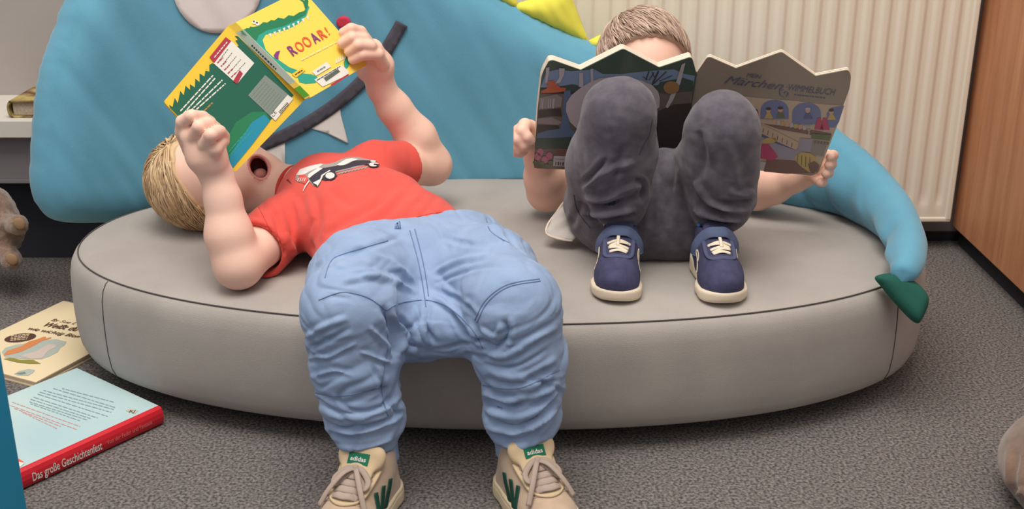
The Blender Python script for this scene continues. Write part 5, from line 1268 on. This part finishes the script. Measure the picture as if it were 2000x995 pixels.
# cream book
d1 = Vector((0.43, 0.903, 0)).normalized(); d2 = Vector((d1.y, -d1.x, 0))
C0 = Vector((-0.743, 1.647, 0)); cb = empty('paperback_book', C0-d2*0.09+d1*0.1, 'cream picture book with a brown hare cover, partly under the sofa edge', 'book')
Mcr = mat('cream_print', (232, 214, 178), 0.45)
def CQ(u, v, z): return C0+d1*u-d2*v+Vector((0, 0, z))
def cbox(mb, u0, u1, v0, v1, z0, z1, m=0):
    c_ = [CQ(u, v, z) for z in (z0, z1) for u, v in ((u0, v0), (u1, v0), (u1, v1), (u0, v1))]
    mb.add(c_, [(0, 1, 2, 3), (7, 6, 5, 4), (4, 5, 1, 0), (5, 6, 2, 1), (6, 7, 3, 2), (7, 4, 0, 3)], m)
UL, VL = 0.262, 0.205
b = MB(); cbox(b, 0.003, UL-0.003, 0.003, VL, 0.0026, 0.0088); b.build('page_block', Mcream, cb)
b = MB(); cbox(b, 0, UL, 0, VL, 0.0004, 0.0026); b.build('back_cover', Mcr, cb)
b = MB(); cbox(b, 0, UL, 0, VL, 0.0088, 0.011); ccv = b.build('front_cover', Mcr, cb)
plC = (CQ(0, 0, 0.011), Vector((0, 0, 1)))
def z7(X, Y): return (X/5.855, 600+Y/5.855)
Mbrn = paint('brown_letters', (92, 64, 56)); Mhare = paint('hare_orange', (214, 138, 88)); Mmist = paint('mist', (176, 186, 178)); Mgrs = paint('grass', (146, 140, 70)); Mrab = paint('rabbit', (206, 190, 182))
art(ccv, 'hare_illustration', plC, z7, [(Mmist, [(20, 520), (60, 470), (200, 430), (380, 410), (520, 380), (640, 370), (760, 400), (740, 440), (690, 470), (660, 520), (560, 570), (470, 600), (300, 600), (60, 580)], 0.0004),
    (Mhare, [(40, 560), (75, 510), (160, 480), (250, 450), (330, 400), (420, 375), (500, 345), (530, 345), (510, 365), (590, 350), (580, 362), (480, 395), (400, 440), (300, 490), (230, 520), (110, 550)], 0.0007),
    (Mrab, [(240, 560), (300, 540), (420, 510), (500, 460), (560, 430), (640, 440), (640, 465), (560, 500), (480, 590), (360, 600)], 0.0007),
    (Mgrs, [(40, 600), (120, 585), (240, 610), (380, 610), (470, 655), (340, 655), (180, 635)], 0.0008)])
art(ccv, 'hedgehog_illustration', plC, z7, [(Mmist, [(160, 770), (220, 735), (330, 712), (400, 725), (380, 755), (320, 790), (200, 785)], 0.0005), (Mbgr, [(180, 765), (280, 745), (300, 765), (240, 780)], 0.0008)])
ov = art(ccv, 'oval_sticker', plC, z7, [(Mbrn, [(232+182*math.cos(t)-10*math.sin(t), 357+(-20)*math.cos(t)+48*math.sin(t)) for t in np.linspace(0, 6.28, 36)[:-1]], 0.0008)]); b = MB()
for i in range(4): bars(b, z7(130-i*4, 335+i*18), z7(340-i*10, 318+i*18), plC, 1.2, 0.0011, 0, 130+i, (3, 8), 1.4)
b.build('sticker_print', [Mcr], ov)
for body, a, c, h, bd in (('By Sue L', (578, 160), (850, 205), 5, 0), ('Weißt du', (486, 225), (870, 283), 9.5, 0.012), ('wie wichtig Bien', (310, 262), (890, 360), 6.5, 0.006)):
    b = MB(); txt_px(b, body, z7(*a), z7(*c), h, plC, 0.0009, 0, 0.25, bd); b.build('title_line', [Mbrn], ccv)
#print('planeY', on_plane(411, 238, plL).y, on_plane(370, 240, plL).y, on_plane(680, 90, plR).y)
# ------------------------------------------------------------------ the child sitting behind the crown-topped book
M_skin2 = M_skin
M_char = mat('charcoal_jersey', (82, 78, 88), 0.95, (100, 95, 104), 60, 0.35, 1500, sheen=0.25, detail=8); M_ribn = mat('navy_rib', (48, 50, 68), 0.95, None, bump=0.5, bscale=1200)
M_panel = mat('dark_jersey', (60, 58, 66), 0.95, (66, 64, 73), 60, 0.3, 1500, sheen=0.15)
M_wshirt = mat('white_jersey', (196, 188, 182), 0.9, None, bump=0.2, bscale=1200)
M_brown = [mat('brown_hair_%s' % n, c, 0.5, spec=0.4) for n, c in (('light', (204, 180, 162)), ('mid', (184, 158, 142)), ('dark', (160, 134, 120)))]
kid = empty('person', (0.2, 1.8, 0.2), 'child in dark charcoal joggers and navy trainers sitting with knees up behind a book', 'person')
C2 = P(1256, 119, 1.965); ax2 = (Vector((1, 0.05, 0)).normalized(),)
F2 = (Vector((0.10, -0.97, -0.12))).normalized(); L2v = F2.cross(Vector((0.03, 0, 1))).normalized()*-1; U2 = F2.cross(L2v).normalized(); U2 = U2 if U2.z > 0 else -U2
def h2(l, u, f): return C2+L2v*l+U2*u+F2*f
f2 = Field((0.00, 1.50, 0.188), (0.58, 2.08, 0.60), 0.0022)
f2.ell(C2, (0.068, 0.076, 0.082), (L2v, U2, F2), 0.01)
f2.ell(h2(0, -0.030, 0.022), (0.060, 0.060, 0.062), (L2v, U2, F2), 0.02); f2.ell(h2(0, -0.080, 0.032), (0.040, 0.032, 0.038), (L2v, U2, F2), 0.03)
for s_ in (1, -1):
    f2.ell(h2(s_*0.030, -0.050, 0.052), (0.026, 0.026, 0.022), (L2v, U2, F2), 0.02); f2.ell(h2(s_*0.068, -0.030, 0.0), (0.006, 0.019, 0.012), (L2v, U2, F2), 0.006)
    f2.ell(h2(s_*0.027, -0.012, 0.088), (0.014, 0.008, 0.010), (L2v, U2, F2), 0.008, op='sub')
f2.cone(h2(0, -0.014, 0.082), h2(0, -0.038, 0.094), 0.005, 0.0085, 0.012); f2.ell(h2(0, -0.066, 0.078), (0.018, 0.006, 0.006), (L2v, U2, F2), 0.006)
tor = Vector((0.225, 1.950, 0.345)); pe2 = Vector((0.205, 1.765, 0.262))
f2.cone(h2(0, -0.05, -0.02), tor+Vector((0, 0.0, 0.03)), 0.036, 0.040, 0.02)
f2.ell(tor, (0.080, 0.042, 0.07), None, 0.03); f2.cone(tor, pe2+Vector((0, 0.04, -0.034)), 0.034, 0.024, 0.03)
shR = tor+Vector((-0.075, 0, 0.02)); shL = tor+Vector((0.075, 0, 0.02))
elR = P(1068, 374, 1.885); wrR = P(1050, 292, 1.836); elR.z = max(elR.z, 0.238)
f2.chain([(shR, 0.030), (elR, 0.032)], 0.012); f2.chain([(elR, 0.0325), (elR.lerp(wrR, 0.35), 0.0315), (elR.lerp(wrR, 0.8), 0.0235), (wrR, 0.0205)], 0.012)
elL = P(1478, 372, 1.90); wrL = P(1570, 342, 1.845); elL.z = max(elL.z, 0.240)
f2.chain([(shL, 0.030), (elL, 0.032)], 0.012); f2.chain([(elL, 0.0325), (elL.lerp(wrL, 0.35), 0.031), (elL.lerp(wrL, 0.8), 0.0225), (wrL, 0.0195)], 0.012)
# hand on the left edge of the book
f2.cone(wrR, P(1034, 266, 1.816), 0.020, 0.021, 0.01); f2.cone(P(1034, 266, 1.816), P(1018, 268, 1.806), 0.0200, 0.016, 0.008)
pf([(1036, 247, 1.80), (1025, 244, 1.785), (1020, 256, 1.772), (1030, 268, 1.768), (1037, 275, 1.770)], 0.0108, 0.0078, f2)
pf([(1032, 250, 1.80), (1013, 256, 1.785), (1010, 272, 1.772), (1022, 284, 1.772), (1032, 286, 1.780)], 0.0106, 0.0080, f2)
pf([(1020, 262, 1.80), (1001, 270, 1.787), (1000, 284, 1.776), (1012, 294, 1.778), (1022, 295, 1.786)], 0.0100, 0.0078, f2)
pf([(1016, 276, 1.80), (999, 283, 1.792), (1002, 296, 1.784), (1016, 300, 1.786)], 0.0092, 0.0072, f2)
pf([(1038, 278, 1.822), (1052, 268, 1.820), (1062, 254, 1.812)], 0.0115, 0.0092, f2, 0.006)
# other hand at the right edge
f2.cone(wrL, P(1588, 327, 1.828), 0.0185, 0.0175, 0.01)
pf([(1590, 312, 1.818), (1617, 304, 1.812), (1627, 304, 1.794), (1622, 306, 1.778)], 0.0098, 0.0075, f2)
pf([(1592, 322, 1.818), (1615, 321, 1.812), (1624, 321, 1.796), (1619, 322, 1.780)], 0.0098, 0.0076, f2)
pf([(1590, 332, 1.822), (1611, 338, 1.814), (1618, 338, 1.798), (1613, 339, 1.782)], 0.0094, 0.0074, f2)
pf([(1582, 340, 1.824), (1600, 354, 1.816), (1606, 356, 1.802), (1602, 357, 1.792)], 0.0090, 0.0070, f2)
pf([(1580, 328, 1.835), (1582, 300, 1.828), (1586, 288, 1.820)], 0.0110, 0.0090, f2, 0.006)
kR = P(1210, 222, 1.612); kL = P(1412, 250, 1.622); anR = P(1208, 450, 1.652); anL = P(1406, 454, 1.650)
for s_, pe_, kk, an in ((-1, pe2+Vector((-0.055, -0.014, 0.0)), kR, anR), (1, pe2+Vector((0.055, -0.014, 0.0)), kL, anL)):
    f2.chain([(pe_, 0.038), (pe_.lerp(kk, 0.5)+Vector((s_*0.014, 0.004, -0.004)), 0.036), (kk, 0.034), (kk.lerp(an, 0.4), 0.034), (an, 0.0215)], 0.012)
V, Q = f2.mesh(2); V = seat_clear(V); to_obj('body', V, Q, [M_skin2], kid)
b = MB()
for s_ in (1, -1):
    b = MB(); b.ball(h2(s_*0.027, -0.014, 0.072), 0.0105); b.build('eye', mat('eye', (70, 60, 56), 0.2), kid, True)
# hair
hr = Field((0.10, 1.82, 0.40), (0.36, 2.09, 0.62), 0.0022)
hr.ell(h2(0, 0.004, -0.002), (0.0735, 0.0815, 0.0855), (L2v, U2, F2), 0.004, clip=[(h2(0, 0.068, 0.060), F2*0.9-U2*0.50), (h2(0, -0.052, 0), -U2)])
for s_ in (1, -1): hr.ell(h2(s_*0.064, -0.010, 0.018), (0.010, 0.040, 0.022), (L2v, U2, F2), 0.01)
V, Q = hr.mesh(2); V = rumple(V, Q, lambda v: 0.0010*math.sin(v[0]*380+v[2]*120+2*mnoise.noise(Vector(v)*30))); to_obj('hair', V, Q, [M_brown[1]], kid)
st = []
while len(st) < 2200:
    d = Vector((rr.gauss(0, 1), rr.gauss(0, 1), rr.gauss(0, 1))).normalized(); w = C2+L2v*d.x*0.074+U2*d.y*0.082+F2*d.z*0.086
    if (w-h2(0, 0.068, 0.060)).dot(F2*0.9-U2*0.50) < 0.002 and d.y > -0.5: st.append(d)
crown2 = h2(-0.030, 0.075, -0.035)
def flow2(cur, p):
    v = (p-crown2).normalized(); return v*0.9+Vector((0.55, -0.25, -0.15))
mbh = MB(); hair_strands(mbh, h2(0, 0.004, -0.002), (L2v, U2, F2), (0.0740, 0.0825, 0.0860), st, flow2, 0.050, 0.0013, gate=lambda p, j: (p-h2(0.0, 0.067, 0.060)).dot(F2*0.9-U2*0.50) < j, seed=9)
mbh.build('hair_locks', M_brown, kid, True)
# white shirt: torso, sleeves, a loose hem fanned on the seat
w2 = Field((0.02, 1.66, 0.188), (0.40, 2.06, 0.44), 0.0026)
w2.ell(tor, (0.092, 0.050, 0.080), None, 0.03); w2.cone(tor, pe2+Vector((0, 0.065, -0.026)), 0.050, 0.036, 0.03)
w2.cone(shR, shR.lerp(elR, 0.55), 0.042, 0.040, 0.02); w2.cone(shL, shL.lerp(elL, 0.55), 0.042, 0.040, 0.02)
hm = [PZ(1112, 405, 0.235), PZ(1085, 430, 0.215), PZ(1072, 452, 0.212), PZ(1110, 464, 0.212)]
V, Q = w2.mesh(2); V = seat_clear(V); V = rumple(V, Q, lambda v: 0.002*mnoise.noise(Vector(v)*30)); wsh = to_obj('t_shirt', V, Q, M_wshirt, kid)
G = []; top_ = catmull([P(1112, 388, 1.82), P(1100, 398, 1.80), P(1086, 418, 1.775), P(1070, 440, 1.752), P(1068, 458, 1.735), P(1090, 468, 1.725), P(1118, 472, 1.722)], 24); inn = catmull([P(1140, 392, 1.80), P(1140, 410, 1.79), P(1136, 425, 1.78), P(1132, 435, 1.77), P(1130, 445, 1.76), P(1132, 455, 1.75), P(1140, 462, 1.74)], 24)
for i in range(25):
    for j in range(9):
        t = j/8; q = top_[i].lerp(inn[i], t); q.z = max(q.z, 0.2045)+0.006*math.sin(t*math.pi)+0.002*math.sin(i*0.9+t*5); G.append(q)
o = pymesh('shirt_hem', G, [(i*9+j, (i+1)*9+j, (i+1)*9+j+1, i*9+j+1) for i in range(24) for j in range(8)], M_wshirt, wsh); md = o.modifiers.new('thickness', 'SOLIDIFY'); md.thickness = 0.0016; md.offset = 1
b = MB(); b.tube([p+Vector((0, 0, 0.0012)) if p.z > 0.2045 else Vector((p.x, p.y, 0.2060)) for p in top_], 0.0018, 8); b.build('hem_seam', mat('warm_white_rib', (222, 208, 192), 0.9), wsh, True)
# joggers
j2 = Field((0.01, 1.50, 0.188), (0.42, 1.90, 0.53), 0.0023)
j2.ell(pe2+Vector((0.004, -0.022, 0.006)), (0.118, 0.078, 0.058), None, 0.03)
j2.cone(pe2+Vector((-0.03, -0.05, -0.012)), pe2+Vector((0.06, -0.05, -0.012)), 0.062, 0.060, 0.03)
j2.cone(pe2+Vector((0.01, -0.03, 0.02)), P(1296, 318, 1.742), 0.040, 0.024, 0.03)
for s_, kk, an in ((-1, kR, anR), (1, kL, anL)):
    hp_ = pe2+Vector((s_*0.058, -0.014, 0.006))
    j2.chain([(hp_, 0.064), (hp_.lerp(kk, 0.5)+Vector((s_*0.014, 0.004, -0.004)), 0.051), (kk, 0.048)], 0.025)
    a1 = kk.lerp(an, 0.35); a2 = kk.lerp(an, 0.66); cf = an+Vector((0, 0.001, 0.018)); 
    j2.chain([(kk, 0.048), (a1+Vector((0, 0.004, 0)), 0.0505), (a2+Vector((0.0 if s_ < 0 else 0.006, 0.004, 0)), 0.046)], 0.02)
    j2.cone(a2+Vector((0, 0.002, 0)), kk.lerp(an, 0.76)+Vector((0, 0.004, 0)), 0.045, 0.040, 0.012)
V, Q = j2.mesh(2)
def c7(x, y): return (960+x/2.487, 220+y/2.487)
def L7(p): return [c7(*q) for q in p]
FJ = [([(445, 380), (520, 310), (600, 270), (700, 240)], 7, 0.004), ([(440, 340), (500, 300), (560, 220)], 6, -0.0035), ([(445, 420), (560, 420), (660, 370), (740, 350)], 8, 0.005), ([(450, 450), (560, 462), (650, 430), (735, 400)], 6, -0.004),
      ([(455, 480), (560, 490), (700, 465)], 6, 0.005), ([(480, 505), (590, 512), (700, 490)], 5, -0.004), ([(640, 150), (600, 300), (560, 400)], 9, -0.0025), ([(700, 330), (735, 345), (730, 440)], 5, -0.004),
      ([(1000, 90), (1030, 200), (1010, 330)], 9, -0.004), ([(1130, 130), (1180, 260), (1200, 380)], 10, 0.003), ([(990, 330), (1050, 430), (1180, 480), (1260, 470)], 7, 0.005), ([(1000, 380), (1060, 460), (1150, 500)], 6, -0.004), ([(985, 470), (1080, 500), (1180, 520), (1255, 510)], 7, 0.005), ([(990, 510), (1100, 530), (1200, 545)], 6, -0.0045), ([(1150, 380), (1220, 400), (1270, 380)], 7, 0.003), ([(1100, 440), (1180, 440), (1265, 420)], 6, -0.003),
      ([(880, 150), (870, 350), (850, 560)], 9, -0.003), ([(800, 300), (810, 450), (800, 600)], 8, 0.003), ([(380, 560), (420, 480), (440, 430)], 8, -0.003)]
V = fold_lines(V, Q, [(L7(p), w*0.85, a*1.3) for p, w, a in FJ])
V = rumple(V, Q, lambda v: 0.0062*(min(abs(mnoise.noise(Vector((v[0]*9, v[1]*9, v[2]*15+v[0]*14)))), 0.35)-0.17)+0.0016*mnoise.noise(Vector((v[0]*24, v[1]*24, v[2]*34)))+0.0006*mnoise.noise(Vector((v[0]*70, v[1]*70, v[2]*90))))
V = seat_clear(V, 0.0015)
jog = to_obj('joggers', V, Q, M_char, kid); jb = bvh_of(V, Q)
for an, nm in ((anR, 'R'), (anL, 'L')):
    kk = kR if nm == 'R' else kL
    fc = Field(tuple(an-Vector((0.07, 0.07, 0.05))), tuple(an+Vector((0.07, 0.07, 0.09))), 0.0018)
    dr = (kk-an).normalized(); fc.cone(an+dr*(0.026 if nm == 'R' else 0.018), an+dr*0.065, 0.030, 0.037, 0.004, clip=[(an+dr*(0.026 if nm == 'R' else 0.018), -dr)]); fc.cone(an-dr*0.02, an+dr*0.02, 0.027, 0.027, 0.003, op='sub')
    V, Q = fc.mesh(1)
    an_ = np.arctan2(V[:, 1]-an.y, V[:, 0]-an.x); N = vnormals(V, Q); V = V+N*(0.0006*np.sin(an_*44))[:, None]
    to_obj('ankle_cuff', V, Q, M_ribn, jog)
b = MB(); line_on(b, L7([(782, 30), (765, 110), (735, 160), (718, 205)]), jb, 0.0008); b.build('side_seam', M_panel, jog, True)
b = MB(); line_on(b, L7([(480, 560), (420, 480), (400, 400)]), jb, 0.0008); 
if b.V: b.build('side_seam', M_panel, jog, True)
shoe(kid, Vector((0.1640, 1.666, 0.2034)), (-0.13, -1), 0.96, 'runner', 1)
shoe(kid, Vector((0.2930, 1.660, 0.2034)), (0.03, -1), 0.96, 'runner', -1)
# ------------------------------------------------------------------ things cut by the picture's edge
M_plush = mat('brown_plush', (122, 98, 84), 1.0, (150, 124, 106), 120, 0.9, 500, sheen=0.6)
pt = empty('plush_toy', PZ(8, 500, 0), 'brown plush animal with stubby paws lying on the carpet under the shelf', 'plush toy')
fp = Field((-1.15, 1.92, 0.0), (-0.86, 2.16, 0.22), 0.003)
YP = 2.04
fp.ell(P(-12, 450, YP), (0.055, 0.045, 0.052), None, 0.02); fp.ell(P(-20, 405, YP+0.01), (0.042, 0.04, 0.040), None, 0.02)
fp.cone(P(8, 432, YP-0.02), P(35, 440, YP-0.04), 0.013, 0.0185, 0.01); fp.cone(P(5, 480, YP-0.02), P(22, 508, YP-0.04), 0.018, 0.0195, 0.01)
fp.cone(P(-40, 440, YP-0.02), P(-62, 460, YP-0.04), 0.015, 0.0185, 0.01); fp.cone(P(-45, 490, YP-0.02), P(-62, 508, YP-0.04), 0.018, 0.0195, 0.01)
V, Q = fp.mesh(2); V[:, 2] = np.maximum(V[:, 2], 0.0008); V = rumple(V, Q, lambda v: 0.0014*mnoise.noise(Vector(v)*130)+0.001*mnoise.noise(Vector(v)*60)); V[:, 2] = np.maximum(V[:, 2], 0.0008)
to_obj('body', V, Q, M_plush, pt)
for p in ((38, 437), (23, 507)):
    b = MB(); c_ = P(*p, YP-0.0575); b.ball(c_, (0.011, 0.004, 0.011)); b.build('paw_pad', mat('tan_pad', (158, 128, 100), 1.0), pt, True)
b = MB(); b.ball(P(-8, 395, YP-0.03), 0.004); b.ball(P(-30, 395, YP-0.03), 0.004); b.build('eyes', M_black, pt, True)
# light blue cushion edge at the left border
M_cy = mat('cyan_vinyl', (24, 140, 180), 0.6, None, bump=0.1, bscale=600)
bc = empty('blue_play_cushion', (-0.60, 1.14, 0), 'bright blue upright play block cut by the left picture edge', 'play block')
b = MB(); e = [P(2, 672, 1.20), P(12, 800, 1.16), P(21, 990, 1.10)]
pr = [(-0.66, 1.02), (-0.60, 1.0)]
xs_ = [PZ(20, 985, 0.0)]
xr_ = P(14, 830, 1.20).x
bm = bmesh.new(); bmesh.ops.create_cube(bm, size=1)
hz_ = P(2, 668, 1.20).z
for v in bm.verts: v.co = Vector((xr_-0.08+v.co.x*0.16, 1.12+v.co.y*0.20, hz_/2+v.co.z*(hz_-0.0008)))
bmesh.ops.bevel(bm, geom=list(bm.edges), offset=0.012, segments=5, affect='EDGES', profile=0.6)
b.bm(bm); b.build('block', M_cy, bc, True)
ln = MB(); ln.tube([(xr_+0.0002, 1.035, hz_-0.012), (xr_+0.0002, 1.205, hz_-0.012)], 0.0012, 6); ln.build('seam', M_seam, bc, True)
# brown suede item at the right lower border
M_bs = mat('brown_suede', (112, 88, 74), 1.0, (134, 108, 92), 30, 0.6, 900, sheen=0.5)
xk = PZ(1990, 985, 0.0); bs = empty('brown_beanbag', (xk.x+0.16, xk.y+0.02, 0), 'brown suede beanbag cut by the lower right picture edge', 'beanbag')
fb = Field((xk.x-0.06, xk.y-0.25, 0), (xk.x+0.36, xk.y+0.25, 0.26), 0.005)
q = P(1963, 950, 1.30); q2 = P(2002, 822, 1.32)
cx = q.x+0.15
fb.ell((cx, 1.31, 0.055), (0.150, 0.13, 0.06), None, 0.03); fb.cone((cx, 1.31, 0.05), (cx+0.03, 1.32, 0.10), 0.12, 0.055, 0.04); fb.cut((0, 0, 0.002), (0, 0, -1), 0.004)
V, Q = fb.mesh(2); V = fold_lines(V, Q, [([(1985, 880), (1978, 940), (1985, 1000)], 6, -0.004), ([(1970, 870), (1966, 930), (1970, 990)], 5, 0.002), ([(1988, 970), (1998, 960), (2010, 975)], 5, 0.005), ([(1990, 990), (2000, 985), (2010, 995)], 4, -0.004)])
V = rumple(V, Q, lambda v: 0.0025*mnoise.noise(Vector(v)*22)+0.0008*mnoise.noise(Vector(v)*80)); V[:, 2] = np.maximum(V[:, 2], 0.0008)
to_obj('cover', V, Q, M_bs, bs)
b = MB(); b.tube([(cx+0.03, 1.30, 0.150), (cx+0.045, 1.295, 0.172), (cx+0.06, 1.31, 0.152)], 0.006, 8); b.build('carry_loop', M_bs, bs, True)
